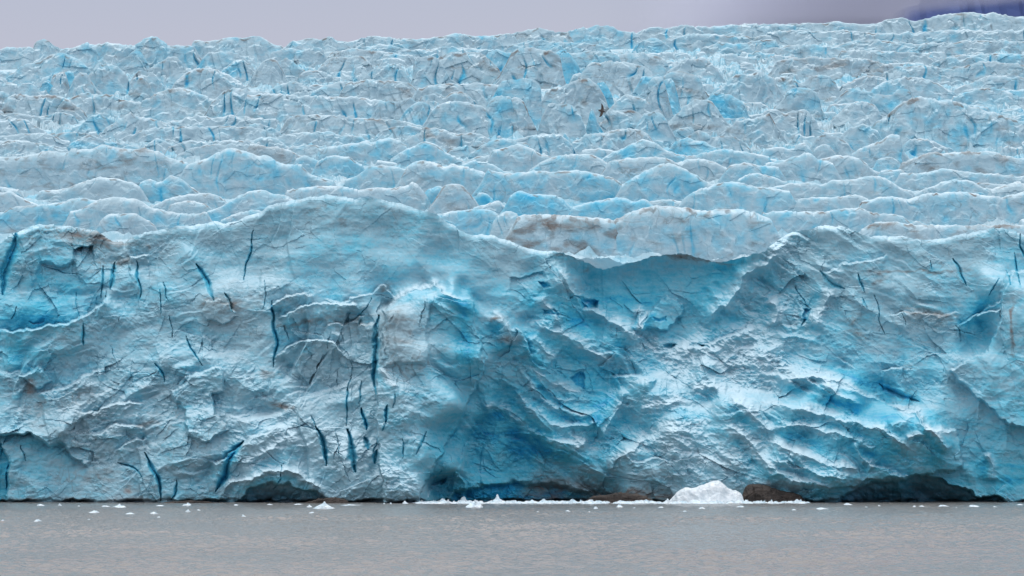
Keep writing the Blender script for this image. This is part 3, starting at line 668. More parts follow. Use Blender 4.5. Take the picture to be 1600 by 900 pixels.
# ---------------------------------------------------------------- ridges, mounds and seracs of the upper glacier
# band B rows start at photo row 170, band A rows at row 10; four units to a pixel.   points | base row | blue | dirt
RB = '''
430,640 520,615 600,570 690,545 780,555 860,565 930,610 1000,625 1080,645 1200,655 1290,640|740|.22|.05
620,700 680,650 760,655 830,650 920,690 960,720|770|.1|.1
-200,540 0,520 50,510 110,535 170,570 230,590|660|.15|.15
-120,660 0,640 80,610 180,600 270,595 370,580 470,555 570,560 640,580|730|.42|.25
240,510 330,505 420,490 520,450 610,425 700,425 780,445 840,465 870,480|570|.08|.15
870,460 930,435 1000,450 1060,415 1120,430 1170,470 1250,520|560|.38|.05
960,600 1050,560 1150,535 1300,525 1400,560|620|.2|.1
1060,600 1180,572 1290,600 1320,620|645|.15|.35
1290,640 1400,590 1480,545 1600,500 1700,520 1800,545 1870,575|660|.5|.05
1380,690 1480,650 1600,630 1660,660|715|.1|.1
-200,300 0,295 120,290 190,280 290,255 400,270 450,240 540,245 640,215 700,230 780,245 900,240 980,260 1050,300 1140,325 1180,345|490|.2|.32
1160,340 1270,310 1360,260 1430,240 1500,250 1560,270 1610,285 1660,285 1700,305 1780,340 1870,340 1930,395 2000,420 2080,440|520|.52|.06
1850,310 1890,290 1920,295 1980,320 2020,330|380|.2|.1
1980,330 2050,295 2130,290 2200,310 2260,345|400|.5|.1
2160,440 2260,390 2320,355 2440,350 2530,370 2620,385 2700,420 2740,460|500|.34|.12
1790,505 1880,490 1960,480 2080,470 2180,490 2240,500 2330,490 2460,485 2540,470 2570,450 2620,480 2660,530 2690,590|620|.2|.1
2640,590 2660,515 2740,480 2790,500 2830,540|600|.85|0
2760,490 2800,470 2880,470 2920,510 2970,560|640|.05|.3
2940,600 2990,530 3040,530 3080,560|620|.85|0
2960,620 3040,590 3110,570 3150,600 3200,620|650|.05|.05
2730,660 2800,640 2900,630 3020,625 3090,640 3130,680|770|.8|0
3060,780 3090,690 3140,650 3200,640 3260,680 3330,730 3420,785|830|.4|.05
3190,540 3220,520 3260,505 3320,530 3400,530 3480,540 3530,570 3570,610|655|.85|0
3230,670 3260,660 3400,655 3600,665 3790,680 3850,700|880|.05|.85
3580,610 3700,580 3790,560 3870,545 3950,570 4030,560 4090,600|700|.55|.05
3980,590 4080,575 4200,560 4270,580|620|.1|.35
3680,830 3790,720 3900,660 4000,620 4080,600 4200,600 4300,610 4380,630 4500,620 4650,625 4750,650 4830,690|880|.3|.3
4250,590 4300,540 4400,490 4530,455 4620,455 4720,480 4830,490 4940,510|640|.4|.08
3050,370 3200,395 3300,385 3500,385 3640,380 3760,410 3860,440 3890,470|560|.45|.18
3890,470 4000,400 4100,350 4180,335 4260,360 4360,415 4450,460 4550,480|580|.48|.03
2540,360 2600,320 2680,325 2740,345 2800,350 2850,340 2950,370 3050,395 3140,410|520|.3|.22
3310,375 3400,320 3520,285 3650,275 3720,290 3800,330 3880,375|420|.3|.08
3800,330 3870,310 4000,300 4150,300 4230,325|440|.08|.3
4190,345 4330,310 4450,325 4530,360 4590,385|420|.03|.1
4540,370 4600,340 4700,335 4760,350 4870,360|450|.4|.1
4620,425 4700,400 4800,415 4920,450|475|.15|.1
3760,310 3850,260 3950,215 4020,185 4100,210 4180,260 4260,280 4350,300|330|.42|.02
3640,255 3740,245 3870,265|305|.1|.1
3190,200 3280,175 3370,155 3470,155 3540,190 3590,240|280|.3|.03
3580,205 3660,165 3730,145 3790,170 3870,240|270|.3|.06
3760,155 3860,125 3960,120 4040,145 4090,200|255|.1|.12
4170,265 4230,200 4300,180 4400,200 4510,245|290|.92|0
4280,180 4340,145 4400,140 4460,180 4510,235|250|.05|.2
4290,295 4400,270 4500,250 4600,255 4680,270 4810,295|340|.3|.05
4450,170 4560,165 4640,200 4690,250|270|.05|.15
3080,250 3200,220 3260,215 3330,250 3390,280 3470,300|370|.2|.12
2440,310 2500,270 2580,230 2660,200 2740,230 2800,275 2900,325|340|.55|0
1990,245 2120,225 2250,200 2330,200 2420,180 2480,190 2540,220|330|.58|.05
2510,205 2580,165 2650,150 2720,165 2790,195|225|.4|.05
2790,265 2860,235 2930,230 2990,265|285|.1|.15
2940,275 3020,220 3100,190 3200,190 3300,220|290|.46|.03
2890,335 2980,300 3080,285 3200,325|360|.18|.1
2870,355 2970,320 3080,345 3170,390|405|.42|.05
1790,245 1900,225 2010,235 2090,260|290|.1|.15
1560,220 1680,230 1800,250 1870,295|305|.05|.4
1560,95 1600,90 1670,95 1750,145|170|.3|.02
1560,190 1620,180 1700,180 1760,205 1810,245|250|.3|.03
1740,165 1900,145 2050,140 2100,155 2200,165 2310,195|220|.36|.1
1790,60 1870,30 1940,30 2040,40 2130,35 2200,50 2400,60 2540,80 2660,110|150|.05|.15
2350,155 2420,120 2500,105 2600,110 2660,125|170|.32|.05
2640,115 2750,120 2830,150 2900,155 2980,150 3060,185|225|.05|.4
610,155 700,80 760,35 820,25 880,50 960,60 1040,95|160|.15|.1
490,110 540,60 600,30 650,45 710,75|140|.6|0
1040,80 1150,55 1240,40 1330,55 1440,35 1560,50 1720,65|110|.12|.12
740,185 900,130 1060,110 1200,110 1400,105 1560,110 1660,135|180|.15|.12
910,215 970,180 1020,200 1070,230|230|.22|.05
1050,235 1180,195 1300,205 1440,195 1620,205|255|.1|.18
1110,275 1250,230 1400,215 1620,230|300|.2|.1
290,155 420,140 520,150 610,175|210|.2|.2
390,245 480,190 540,165 610,175 680,205 760,210 860,235|260|.62|.08
-200,180 0,170 120,155 260,150 330,165 430,205|240|.08|.15
-200,70 60,50 150,60 230,110 290,145|170|.12|.1
-200,30 50,25 150,30 250,45 350,20 460,35|70|.1|.1
-200,220 100,195 250,215 410,240|270|.1|.2
4790,335 4900,310 5000,285 5050,270 5120,310 5210,335|440|.2|.05
5090,325 5200,290 5330,295 5400,320 5450,370 5510,395|430|.15|.1
5330,275 5400,235 5500,200 5560,165 5590,155 5630,170 5650,250 5690,305|350|.15|.05
5650,255 5680,200 5760,185 5850,205 5960,250|270|.42|0
5490,315 5560,300 5620,330 5650,375|370|.65|0
5640,335 5750,290 5840,265 5900,275 6000,260 6120,265 6200,260 6300,290 6460,315|400|.1|.42
5630,400 5750,400 5850,385 5900,370 6000,385 6100,395 6300,410 6500,425|470|.2|.15
5510,385 5600,375 5660,390 5760,475|440|.2|.12
5720,525 5830,480 5920,445 6000,440 6080,450 6150,490 6250,500 6310,535|540|.4|.03
6080,455 6250,470 6500,490|520|.05|.25
4770,495 4880,475 4960,460 5080,460 5150,470 5200,445 5300,440 5400,420 5500,420 5560,440 5620,480 5710,515|560|.22|.1
4970,595 5000,555 5080,550 5200,550 5260,545 5360,535 5430,560|640|.22|.1
5390,575 5500,550 5600,545 5680,560 5780,530 5900,520 6050,515 6150,535 6300,540 6500,490|690|.28|.12
4770,645 4900,635 5000,640 5120,640 5240,625 5380,620 5480,650 5580,655 5650,670 5690,705|760|.3|.2
5390,745 5500,700 5600,700 5750,720 6000,720 6200,720 6500,725|830|.1|.5
5690,725 5730,700 5780,715|735|.05|0
4790,245 4880,235 4950,250 5000,210 5060,230 5090,285|305|.3|.05
5070,295 5100,240 5150,215 5200,240 5240,295|305|.3|.1
5110,170 5170,155 5250,180 5320,230 5360,275|285|.2|.15
5240,185 5300,130 5350,100 5420,95 5490,135|265|.5|.05
'''
RA = '''
-200,265 0,255 100,245 200,260 270,285|340|.2|.08
195,335 208,228 250,200 300,215 350,250 430,275|340|.5|.05
370,262 450,250 540,220 600,235 660,220 760,230 840,240|380|.35|.03
790,265 850,230 900,195 960,185 1020,210 1060,240 1120,240 1210,245|370|.35|.1
1185,255 1210,210 1280,210 1350,205 1420,190 1500,185 1580,170 1650,190 1720,230 1790,250|340|.25|.1
1770,250 1830,215 1930,195 2000,200 2060,190 2120,210 2210,220|280|.25|.12
2170,220 2300,185 2400,185 2500,200 2600,200 2700,190 2780,180 2850,165 2950,180 3100,175 3210,168|260|.25|.12
3190,168 3300,140 3380,130 3460,150 3550,158|230|.1|.3
3530,158 3650,130 3740,115 3820,120 3880,145 3990,158|220|.5|.03
3970,158 4080,125 4200,125 4280,115 4380,120 4500,120 4600,105 4700,105 4810,112|200|.25|.1
4770,108 4900,100 5000,100 5100,100 5200,85 5300,100 5400,105 5510,98|170|.2|.08
5440,108 5550,75 5620,65 5750,75 5850,55 5950,35 6070,28 6150,35 6220,32 6320,55 6500,62|150|.15|.12
4800,158 4950,145 5100,150 5250,145 5350,150 5500,165 5700,155 5850,150 6000,140 6150,145 6500,140|210|.3|.12
4770,265 4900,245 5000,240 5080,235 5150,245 5280,255|300|.3|.12
5210,255 5300,225 5380,205 5480,205 5600,220 5800,225 6000,215 6200,210 6500,220|270|.18|.15
5260,275 5400,270 5600,275 5750,290 5860,325|345|.2|.12
5790,375 5900,320 5970,315 6010,330 6080,310 6200,290 6500,300|370|.38|.1
4860,335 5000,315 5150,310 5300,320 5450,330 5560,350 5600,385|420|.15|.42
5530,405 5620,370 5760,365 5880,370 6050,365 6150,340 6500,360|450|.18|.2
5270,485 5320,470 5380,440 5440,430 5520,440 5570,475|510|.05|.15
5470,495 5560,460 5640,440 5760,440 5850,470 5950,520 6010,555|560|.32|.05
5980,505 6100,470 6200,430 6500,440|530|.22|.12
5970,565 6050,530 6120,510 6250,510 6320,540 6460,590|600|.5|.05
5470,725 5560,660 5640,600 5700,570 5760,555 5850,570 5950,575 6050,600 6150,630 6250,660 6330,690 6480,730|870|.32|.3
5210,595 5270,530 5310,510 5400,515 5460,540 5510,565|610|.5|.05
5450,570 5480,545 5570,550 5640,510 5690,525 5710,570|690|.6|.15
5170,735 5250,660 5310,615 5400,590 5470,610 5510,665|720|.1|.15
4850,610 4900,560 4930,520 5000,500 5080,520 5120,560 5140,645|680|.5|.15
4770,465 4850,440 4950,440 5020,470 5080,430 5160,420 5230,475|560|.2|.3
4780,650 4850,640 4920,660 5000,640 5060,660 5110,725|800|.2|.15
3180,235 3350,205 3500,220 3700,230 3810,255|280|.5|.05
3970,245 4030,200 4080,190 4130,210 4190,245|260|.75|0
4170,195 4300,170 4450,170 4600,180 4820,178|240|.25|.2
4390,255 4500,225 4620,230 4720,210 4850,205|280|.42|.1
3185,310 3200,285 3240,265 3320,250 3420,268 3490,290 3505,320 3520,400 3540,495|490|.1|.35
2735,320 2760,295 2830,285 2950,280 3010,290 3060,320 3110,380 3160,455|480|.1|.35
3050,275 3130,265 3200,295|450|.85|0
2575,450 2590,330 2640,310 2720,310 2770,370 2810,440 2870,475|500|.2|.1
2270,445 2330,390 2400,365 2480,360 2520,390 2560,440 2610,485|470|.3|.1
3470,285 3520,268 3560,295 3610,355|470|.88|0
3520,305 3600,280 3700,275 3800,285 3870,305|440|.4|.12
3590,475 3680,360 3760,340 3860,340 3960,340 4040,380 4080,410|530|.25|.12
3840,305 3950,280 4050,290 4150,320 4190,385|420|.15|.55
4170,405 4250,350 4300,320 4400,320 4450,350 4490,395|430|.1|.2
4120,465 4160,420 4240,405 4320,420 4380,440 4400,500 4450,575|580|.25|.55
3100,520 3130,470 3200,448 3320,445 3370,480 3385,560 3378,700|720|.55|.03
3370,610 3430,520 3520,490 3600,460 3680,450 3740,490 3780,560 3810,640|690|.12|.4
3560,480 3580,430 3620,410 3660,430 3700,420 3730,460|520|.1|.1
3735,475 3780,475 3820,540 3840,605|630|1|0
3950,545 3990,470 4030,430 4100,425 4150,440 4170,530|620|.8|.05
4040,565 4070,450 4140,440 4160,480 4190,600 4210,670|690|.25|.1
4140,465 4200,450 4230,520 4255,630|645|.8|0
3770,685 3850,590 3900,545 3980,560 4060,590 4110,640 4140,685|690|.15|.25
3770,710 3800,650 3870,640 3960,650 4050,695|770|.1|.25
4000,705 4040,660 4110,660 4160,690 4200,760 4240,835|850|.5|.1
4170,725 4260,640 4340,580 4400,580 4460,600 4500,650 4560,735|790|.1|.35
4420,575 4470,535 4540,545 4620,570 4660,620 4690,695|690|.78|0
4470,535 4540,480 4600,420 4700,420 4740,400 4830,435|590|.25|.15
3350,805 3400,660 3440,600 3500,600 3560,610 3620,660 3670,785|800|.36|.12
3150,640 3200,570 3250,570 3290,620 3310,680 3370,795|800|.12|.3
3655,795 3690,660 3710,650 3730,710|790|.75|0
4200,785 4260,760 4320,755 4350,795|830|.5|.1
4470,815 4550,760 4620,710 4720,700 4810,660|830|.15|.25
1590,410 1640,340 1700,325 1740,345 1790,455|470|.12|.2
1730,345 1790,325 1850,360 1910,405|440|.12|.25
1690,285 1780,255 1860,260 1910,285|350|.25|.05
1850,275 1950,255 2010,260 2030,305|350|.25|.15
1860,445 1900,400 1980,390 2060,420 2100,455|460|.2|.1
1970,405 2050,320 2150,305 2270,310 2320,350 2360,405|450|.12|.15
2050,295 2200,260 2320,270 2500,290 2580,305|340|.1|.25
2220,255 2350,235 2480,240 2560,265|290|.3|.1
2490,275 2620,260 2800,250 2960,260 3090,270|310|.28|.12
1670,525 1760,480 1840,465 1880,480 1990,535|550|.1|.2
1950,525 2040,490 2100,470 2200,465 2230,505|560|.3|.05
1940,535 2070,505 2190,545|555|.05|.1
2160,475 2300,455 2450,460 2560,475 2600,500 2640,545|580|.12|.35
1540,550 1640,540 1760,545 1960,555 2100,560 2220,560 2300,570 2400,590 2460,620 2550,695|700|.2|.2
2370,595 2500,580 2560,570 2600,590 2660,600 2730,645|730|.4|.05
2520,665 2560,620 2620,590 2660,650 2690,735|740|.72|.05
2690,655 2760,600 2850,590 2950,600 3050,640 3160,725|800|.36|.15
2610,505 2700,490 2800,475 2900,480 3000,470 3130,485|600|.12|.2
2630,565 2720,540 2790,565|610|.1|.1
2770,565 2840,530 2900,540 2970,585|610|.1|.3
3020,710 3050,600 3090,560 3160,560 3200,580 3240,710|800|.55|.05
30,440 130,360 210,340 300,300 380,285 440,300 500,330 550,375|480|.36|.08
700,405 740,340 800,300 860,260 900,320 940,385|400|.35|.3
930,385 1000,340 1060,310 1120,330 1160,380 1210,405|490|.3|.08
1230,365 1290,290 1350,280 1420,270 1500,300 1560,345|390|.3|.1
1370,405 1450,340 1510,320 1560,360 1610,405|420|.25|.1
1070,495 1120,430 1200,390 1300,380 1400,410 1480,460 1570,525|560|.25|.2
550,425 600,360 640,345 720,370 780,420 810,485|530|.42|.05
295,525 330,430 380,400 410,420 425,515|540|.1|.6
400,405 440,405 470,450|520|1|0
265,475 300,455 325,480|540|.95|0
420,525 470,430 520,410 560,450 620,520 660,555|560|.15|.15
800,485 840,420 880,395 940,410 990,440 1040,485|510|.3|.15
820,505 870,450 910,455 950,525|550|.3|.35
60,545 100,490 160,470 210,490 260,535|560|.2|.05
-200,450 10,440 50,485|530|.2|.1
40,565 110,540 200,555 280,545 380,560 440,590 520,655|690|.05|.45
430,575 500,535 600,545 700,550 760,575 880,600 980,630 1030,655|670|.12|.25
550,645 620,605 700,610 780,640 860,655|662|.05|.2
880,585 960,540 1050,510 1130,505 1200,520 1270,550 1340,590 1430,645|680|.2|.3
1320,595 1390,530 1470,505 1560,520 1680,535|690|.2|.15
-200,545 20,530 60,560 75,605|660|.1|.45
1420,655 1470,625 1540,655|680|.1|.5
-200,480 0,470 100,480|560|.3|.05
'''


def parse(txt, v0):
    out = []
    for ln in txt.strip().splitlines():
        p, b, bl, di = ln.split('|')
        pts = np.array([[float(x) for x in q.split(',')] for q in p.split()]) / 4.0
        pts[:, 1] += v0
        out.append((pts, float(b) / 4 + v0, float(bl), float(di)))
    return out


def ridge_mesh(pts, vb, blue, dirt, seed, lean=.5, step=1.3, ext=24, hold=None, amp=1.0):
    """crest line traced at the ridge's own distance, with a steep broken front, a rounded lip and a sloping back"""
    if vb > 366 and hold is None: ext = 48
    Y0 = float(YV(vb)) if hold is None else hold
    px = Y0 / F                                      # metres per photo pixel at this distance
    cp = interp_poly(pts, 8)
    L = np.concatenate([[0], np.cumsum(np.hypot(*np.diff(cp, axis=0).T))])
    n = max(12, int(L[-1] / step))
    ss = np.linspace(0, L[-1], n)
    u = np.interp(ss, L, cp[:, 0]); vc = np.interp(ss, L, cp[:, 1])
    # ends run on down into the ice
    e0 = np.array([u[0] - .5, vb + ext]); e1 = np.array([u[-1] + .5, vb + ext])
    k0 = max(3, int((e0[1] - vc[0]) / (step * 1.6))); k1 = max(3, int((e1[1] - vc[-1]) / (step * 1.6)))
    t0 = np.linspace(0, 1, k0, endpoint=False); t1 = np.linspace(0, 1, k1 + 1)[1:]
    d0 = max(e0[1] - vc[0], 1); d1 = max(e1[1] - vc[-1], 1)
    sp0, sp1 = 3 + d0 * .75, 3 + d1 * .75
    k0 = max(4, int(math.hypot(d0, sp0) / step)); k1 = max(4, int(math.hypot(d1, sp1) / step))
    t0 = np.linspace(0, 1, k0, endpoint=False); t1 = np.linspace(0, 1, k1 + 1)[1:]
    u = np.concatenate([u[0] - sp0 * (1 - t0), u, u[-1] + sp1 * t1])
    vc = np.concatenate([e0[1] + (vc[0] - e0[1]) * (.55 * t0 + .45 * t0 ** 2.2), vc, vc[-1] + (e1[1] - vc[-1]) * (1 - .55 * (1 - t1) - .45 * (1 - t1) ** 2.2)])
    n = len(u)
    vc = vc + (saw(u / 17 + 1.2 * p2(u / 22, u * 0 + seed, 9), .3) * 3.0 * np.clip(p2(u / 40, u * 0 + seed, 10) + .5, 0, 1) + (.4 - np.abs(p2(u / 23, u * 0 + seed * 3.3, 1)) * 1.6) * -2.6 + (.4 - np.abs(p2(u / 10, u * 0 + seed * 3.3, 2)) * 1.6) * -.8 + p2(u / 3.6, u * 0 + seed, 3) * .25) * min(1, (vb - pts[:, 1].min()) / 14) * (.75 if vb > 245 else 1)
    h = np.maximum(vb + ext - vc, .6) * px           # height of the face here
    zc = CAM_Z + (V0 - vc) * px
    hm = (vb + ext - pts[:, 1].min())
    nf = max(12, int(hm / 0.9)); nbk = 12
    tf = np.linspace(0, 1, nf + 1) ** 1.15
    lip = .14 + .14 * ((seed * 37) % 10) / 10
    g = lip * (1 - np.exp(-tf / .05)) + (.52 - lip) * tf + .48 * tf ** 2.4
    if vb > 245: g = .52 * (1 - np.exp(-tf / .06)) + .05 * tf + .10 * tf ** 2.4     # snowy lip above a near upright face
    Yc = Y0 + lean * h.max() * .6
    X = (u - U0) * px
    hl = np.maximum(h, .35 * h.max())
    f_y = Yc - lean * hl[None, :] * g[:, None]
    f_z = zc[None, :] - h[None, :] * tf[:, None]
    tb = np.linspace(0, 1, nbk + 1)[1:][::-1]
    b_y = Yc + 1.7 * hl[None, :] * (tb ** 1.2)[:, None]
    b_z = zc[None, :] - (h[None, :] + .5 * px * 10) * (.1 * tb + .9 * tb ** 1.6)[:, None]
    y = np.concatenate([b_y, f_y]); z = np.concatenate([b_z, f_z])
    x = np.repeat(X[None, :], len(y), 0)
    w = np.concatenate([np.linspace(.2, .6, nbk), sstep(-.04, .16, tf) * .9 + .1])[:, None]
    q = 1 / px
    s = seed * 3.7
    a, b, c = x * q, y * q * .6, z * q
    wx = p3(a / 26 + s, b / 26, c / 26) * 9
    big = p3((a + wx) / 30 + s, b / 30, c / 44)
    mid = 1 - np.abs(p3((a + wx) / 17 + s, b / 15, c / 24 + 3)) * 2.2
    gul = np.abs(p3((a + wx * .6) / 8.5 + s, b / 14, c / 26 + 9))
    fin = p3(a / 4.5 + s, b / 4.5, c / 4.5) + .6 * p3(a / 2.4 + s, b / 2.4, c / 2.4)
    lay = p3(a / 60 + s, b / 60, c / 3.2)
    A = np.clip(h.max() / px / 42, .42, 1)
    fk = facet((a + wx) / 34 + s, (c + wx * .5) / 22, seed, 1.2) * 1.4 + facet((a + wx) / 13 + s, (c - wx * .3) / 10, seed + 5, 1.2) * .35
    disp = (4.2 * A * big + 1.5 * A * mid - 1.7 * A * gul + 1.3 * A * fk + .34 * fin * (.4 + .6 * A) + .15 * lay) * px * w * amp
    # benches: the face breaks into lower crests standing out in front
    ppx = A * 42
    tfull = np.concatenate([np.full(nbk, -.2), tf])[:, None] + 0 * x
    bench = 0
    for j in range(3):
        tb = .10 + .24 * j + .22 * p2(u / 24 + j * 9.1, u * 0 + seed * 2.3, 5)[None, :] + .10 * saw(u / (17 + 5 * j) + 1.1 * p2(u / 20, u * 0 + seed, 6), .25)[None, :] + .05 * p3(a / 7 + s, b / 9, c / 9)
        ab_ = np.clip(p2(u / 30 + j * 5.7, u * 0 + seed * 1.7, 7) * 1.6 + .25, 0, 1)[None, :]
        bench = bench + (.34 if vb > 240 else 1) * ab_ * sstep(tb - .015, tb + .05, tfull) * (4.2 + 3.2 * A) * np.clip(ppx / 16, .25, 1)
    but = amp * saw(a / 19 + 1.1 * p3((a) / 30 + s, b / 40, c / 46), .18) * 4.0 * A * (.6 if vb > 240 else 1) * np.clip(.3 + 1.6 * p3(a / 44 + s, b / 30, c / 60 + 4), 0, 1)
    na = a / 19 + 1.1 * p3((a) / 30 + s, b / 40, c / 46)
    fr = np.abs(na - np.round(na)) * 19
    cleft = np.exp(-(fr / (1.1 + 1.6 * sstep(.1, .6, tfull) * (1 - sstep(.6, 1, tfull)))) ** 2) * np.clip(p3(a / 26 + s + 5, b / 30, c / 60) * 3.2 - .55, 0, 1) * (.4 if vb > 240 else 1)
    disp = disp + (bench * .95 + but * w - 3.2 * cleft * w) * px
    y = y - disp * .95
    z = z + (disp - bench * px) * .2
    P = np.stack([x * (1 + 0 * y), y, z], -1)
    P[..., 0] = x + p3(a / 19 + 40 + s, b / 19, c / 19) * 1.8 * px * w
    hs_ = np.random.RandomState(seed).rand(2) - .5
    bl = (.05 if vb > 240 else .02) + .10 * hs_[0] + .50 * blue + .20 * big - .10 * (mid - .3) + .10 * facet((a + wx) / 34 + s, (c + wx * .5) / 22, seed, 0.0)
    mott = p3((a + wx) / 15 + s + 31, b / 15, c / 13)
    bl = bl + .20 * mott + .75 * cleft * sstep(0, .1, tfull)
    wh = .16 + .2 * hs_[1] + .12 * (mid - .2) + .25 * p3(a / 24 + s + 11, b / 24, c / 16)
    low_band = 1.0 if vb > 240 else .5
    wh = wh - (.28 if vb > 240 else .16) * low_band * sstep(.06, .2, tfull)
    wh[:nbk] += .16; wh[nbk:nbk + 3] += .12
    # dust gathered in a line under the crest, and blue clefts between the buttresses
    gate = np.clip(p2(u / 15, u * 0 + seed * 1.9, 12) * 2.2 - .2, 0, 1)[None, :]
    dl = .05 + .05 * p2(u / 9, u * 0 + seed, 13)[None, :]
    dline = gate * np.exp(-((tfull - dl) / .028) ** 2) * (.8 + 3 * dirt)
    di = (dirt + .14) * (.55 + 1.5 * np.clip(p3(a / 30 + s, b / 30, c / 14), -.3, 1)) + dline
    at = dict(blue=np.clip(bl, 0, 1), white=np.clip(wh, 0, 1), dirt=np.clip(di, 0, 1))
    return P, at


rows = [(r, 'b') for r in parse(RB, 170)] + [(r, 'a') for r in parse(RA, 10)]
for i, ((pts, vb, bl, di), _) in enumerate(rows):
    wd = np.ptp(pts[:, 0]); ht = vb - pts[:, 1].min()
    asp = wd / max(ht, 1)
    nm = 'ice_ridge' if asp > 4.2 else ('ice_mound' if asp > 2.3 else 'serac')
    lean = (.36 if vb < 245 else .32) if asp > 2.3 else (.24 if vb < 245 else .26)
    P, at = ridge_mesh(pts, vb, bl, di, i + 1, lean, amp=1.0 if vb < 245 else .6)
    H, W = P.shape[:2]
    o = new_obj(nm, P.reshape(-1, 3) + INV, grid_faces(H, W), ICE_FAR if vb < 235 else ICE_MID, glacier, at)
    if bl >= .75: o['label'] = 'bright blue bare ice face'
    elif di >= .5: o['label'] = 'grey ice streaked with brown rock dust'


# countless low crests that fill the troughs between the larger ridges
def build_low_crests():
    r_ = np.random.RandomState(91)
    Vs, Fs, A, off = [], [], dict(blue=[], white=[], dirt=[]), 0
    for i in range(420):
        beside = i >= 300                          # the field goes on to either side of the picture
        vb = 84 + 290 * r_.rand() ** 2.6 if not beside else 66 + 320 * ((i - 300) // 2 / 60) ** 1.3
        u = r_.uniform(-40, 1640) if not beside else (r_.uniform(-330, -50) if i % 2 else r_.uniform(1640, 1930))
        sk = np.interp(u, [0, 400, 800, 1200, 1390, 1500, 1600], [92, 82, 66, 52, 46, 40, 46])
        if vb < sk + 22 or (vb > 262 and not beside): continue
        L = r_.uniform(22, 95) * (.5 + vb / 420)
        h = r_.uniform(3.5, 10.5) * (.55 + vb / 420)
        if beside: L = L * 2.6 + 60; h = h * 2.4 + 8
        n = r_.randint(4, 7)
        xs = np.sort(r_.rand(n)) * L
        pk = r_.rand()
        hs = h * (1 - np.abs(np.linspace(0, 1, n) - pk) ** 1.2) * r_.uniform(.6, 1.1, n)
        pts = np.stack([u + xs - L / 2, vb - hs], -1)
        bl = r_.choice([.05, .1, .2, .35, .5], p=[.3, .25, .2, .15, .1])
        P, at = ridge_mesh(pts, vb, bl, r_.choice([.02, .1, .3], p=[.5, .3, .2]), 400 + i, .6, 1.5, 24)
        H, W = P.shape[:2]
        Vs.append(P.reshape(-1, 3)); Fs.append(grid_faces(H, W) + off); off += H * W
        for k in A: A[k].append((at[k] + np.zeros((H, W))).ravel())
    o = new_obj('low_ice_crests', np.concatenate(Vs) + INV, np.concatenate(Fs), ICE_FAR, glacier, {k: np.concatenate(x) for k, x in A.items()})
    o['kind'] = 'stuff'


build_low_crests()


# mean surface of the glacier between the ridges
def build_icefield():
    us = np.concatenate([np.arange(-420, -30, 4.0), np.arange(-30, 1630, 1.6), np.arange(1630, 2021, 4.0)])
    sky = np.interp(us, [-420, 0, 400, 800, 1200, 1390, 1500, 1600, 2020], [92, 92, 82, 66, 52, 46, 40, 46, 46]) + 8
    NR = 520
    vs0 = 400.0
    t = np.linspace(0, 1, NR)[:, None]
    v = vs0 + (sky[None, :] - vs0) * t
    u = np.repeat(us[None, :], NR, 0)
    Y = YV(v)
    P = world(u, v, Y)
    q = F / Y
    a, b = P[..., 0] * .11, P[..., 1] * .05
    r = ridged(a * .35 + p2(a * .5, b, 5) * .6, b * 1.4, 131) * 3.2 + ridged(a * .9, b * 3.1, 132) * 1.6 + p2(a * 3, b * 5, 133) * .5
    wv_ = v + p2(u / 34, v / 14, 150) * 9
    wu_ = u + p2(u / 30, v / 16, 151) * 10
    jag = 9 * ridged(wu_ / 46, wv_ / 11, 152) + 5 * ridged(wu_ / 19, wv_ / 6, 153) + 6 * saw(wv_ / 9 + 1.3 * p2(wu_ / 30, wv_ / 10, 154), .2) + 3 * facet(wu_ / 12, wv_ / 5, 9) - 5
    jag = jag * (.38 + .62 * sstep(290, 215, v))
    P[..., 2] += (r * .55 - 1.4 + jag / q) * (1 - sstep(.97, 1, t)) - 9.0 / q
    back = []
    for i in range(1, 9):
        q2 = P[-1].copy(); q2[:, 1] += 28 * i; q2[:, 0] *= q2[:, 1] / P[-1][:, 1]; q2[:, 2] -= 1.5 * i * i
        back.append(q2)
    skirt = P[0].copy(); skirt[:, 2] -= 30; skirt[:, 1] += 1
    P = np.concatenate([skirt[None], P, np.stack(back)])[::-1]
    H, W = P.shape[:2]
    n1 = p2(P[..., 0] * .06, P[..., 1] * .05, 140)
    at = dict(blue=np.clip(.25 + .25 * n1, 0, 1), white=np.full((H, W), .05), dirt=np.clip(.12 + .3 * p2(P[..., 0] * .03, P[..., 1] * .02, 141), 0, 1))
    new_obj('crevassed_icefield', P.reshape(-1, 3) + INV, grid_faces(H, W), ICE_FAR, glacier, at)


build_icefield()

# ---------------------------------------------------------------- things at the foot of the cliff
def foot_thing(name, pts, mat, label, cat, seed, Y, lean=.9, amp=1.0, group=None):
    P, at = ridge_mesh(pts, 788, .05, .05, seed, lean, 1.1, 4, Y, amp)
    H, W = P.shape[:2]
    base = np.array([P[..., 0].mean(), Y, 0])
    o = new_obj(name, P.reshape(-1, 3) - base, grid_faces(H, W), mat, None, at)
    o.location = base
    return tag(o, label, cat, group)


foot_thing('grounded_iceberg', D((4178,880),(4215,845),(4240,812),(4285,790),(4330,792),(4400,772),(4440,752),(4500,748),(4540,775),(4570,800),(4615,812),(4645,840),(4655,880)), SNOW,
           'bright white low mound of ice aground at the foot of the cliff', 'iceberg', 301, 394.0, 1.0)
foot_thing('rock', D((4630,880),(4660,795),(4700,765),(4800,780),(4900,812),(5000,832),(5050,880)), ROCK, 'brown rock ledge showing just right of the white ice mound', 'rock', 302, 397.5, .6, 1.8)
foot_thing('rock', D((3640,882),(3700,845),(3780,835),(3900,818),(4000,832),(4120,880)), ROCK, 'dark rock ledge showing just left of the white ice mound', 'rock', 303, 399.5, .5, 1.8)
foot_thing('rock', D((1900,884),(2000,858),(2100,852),(2160,862),(2180,884)), ROCK, 'low reddish brown rock between the arched cave and the crumbled white ice', 'rock', 304, 394.0, .6, 1.8)
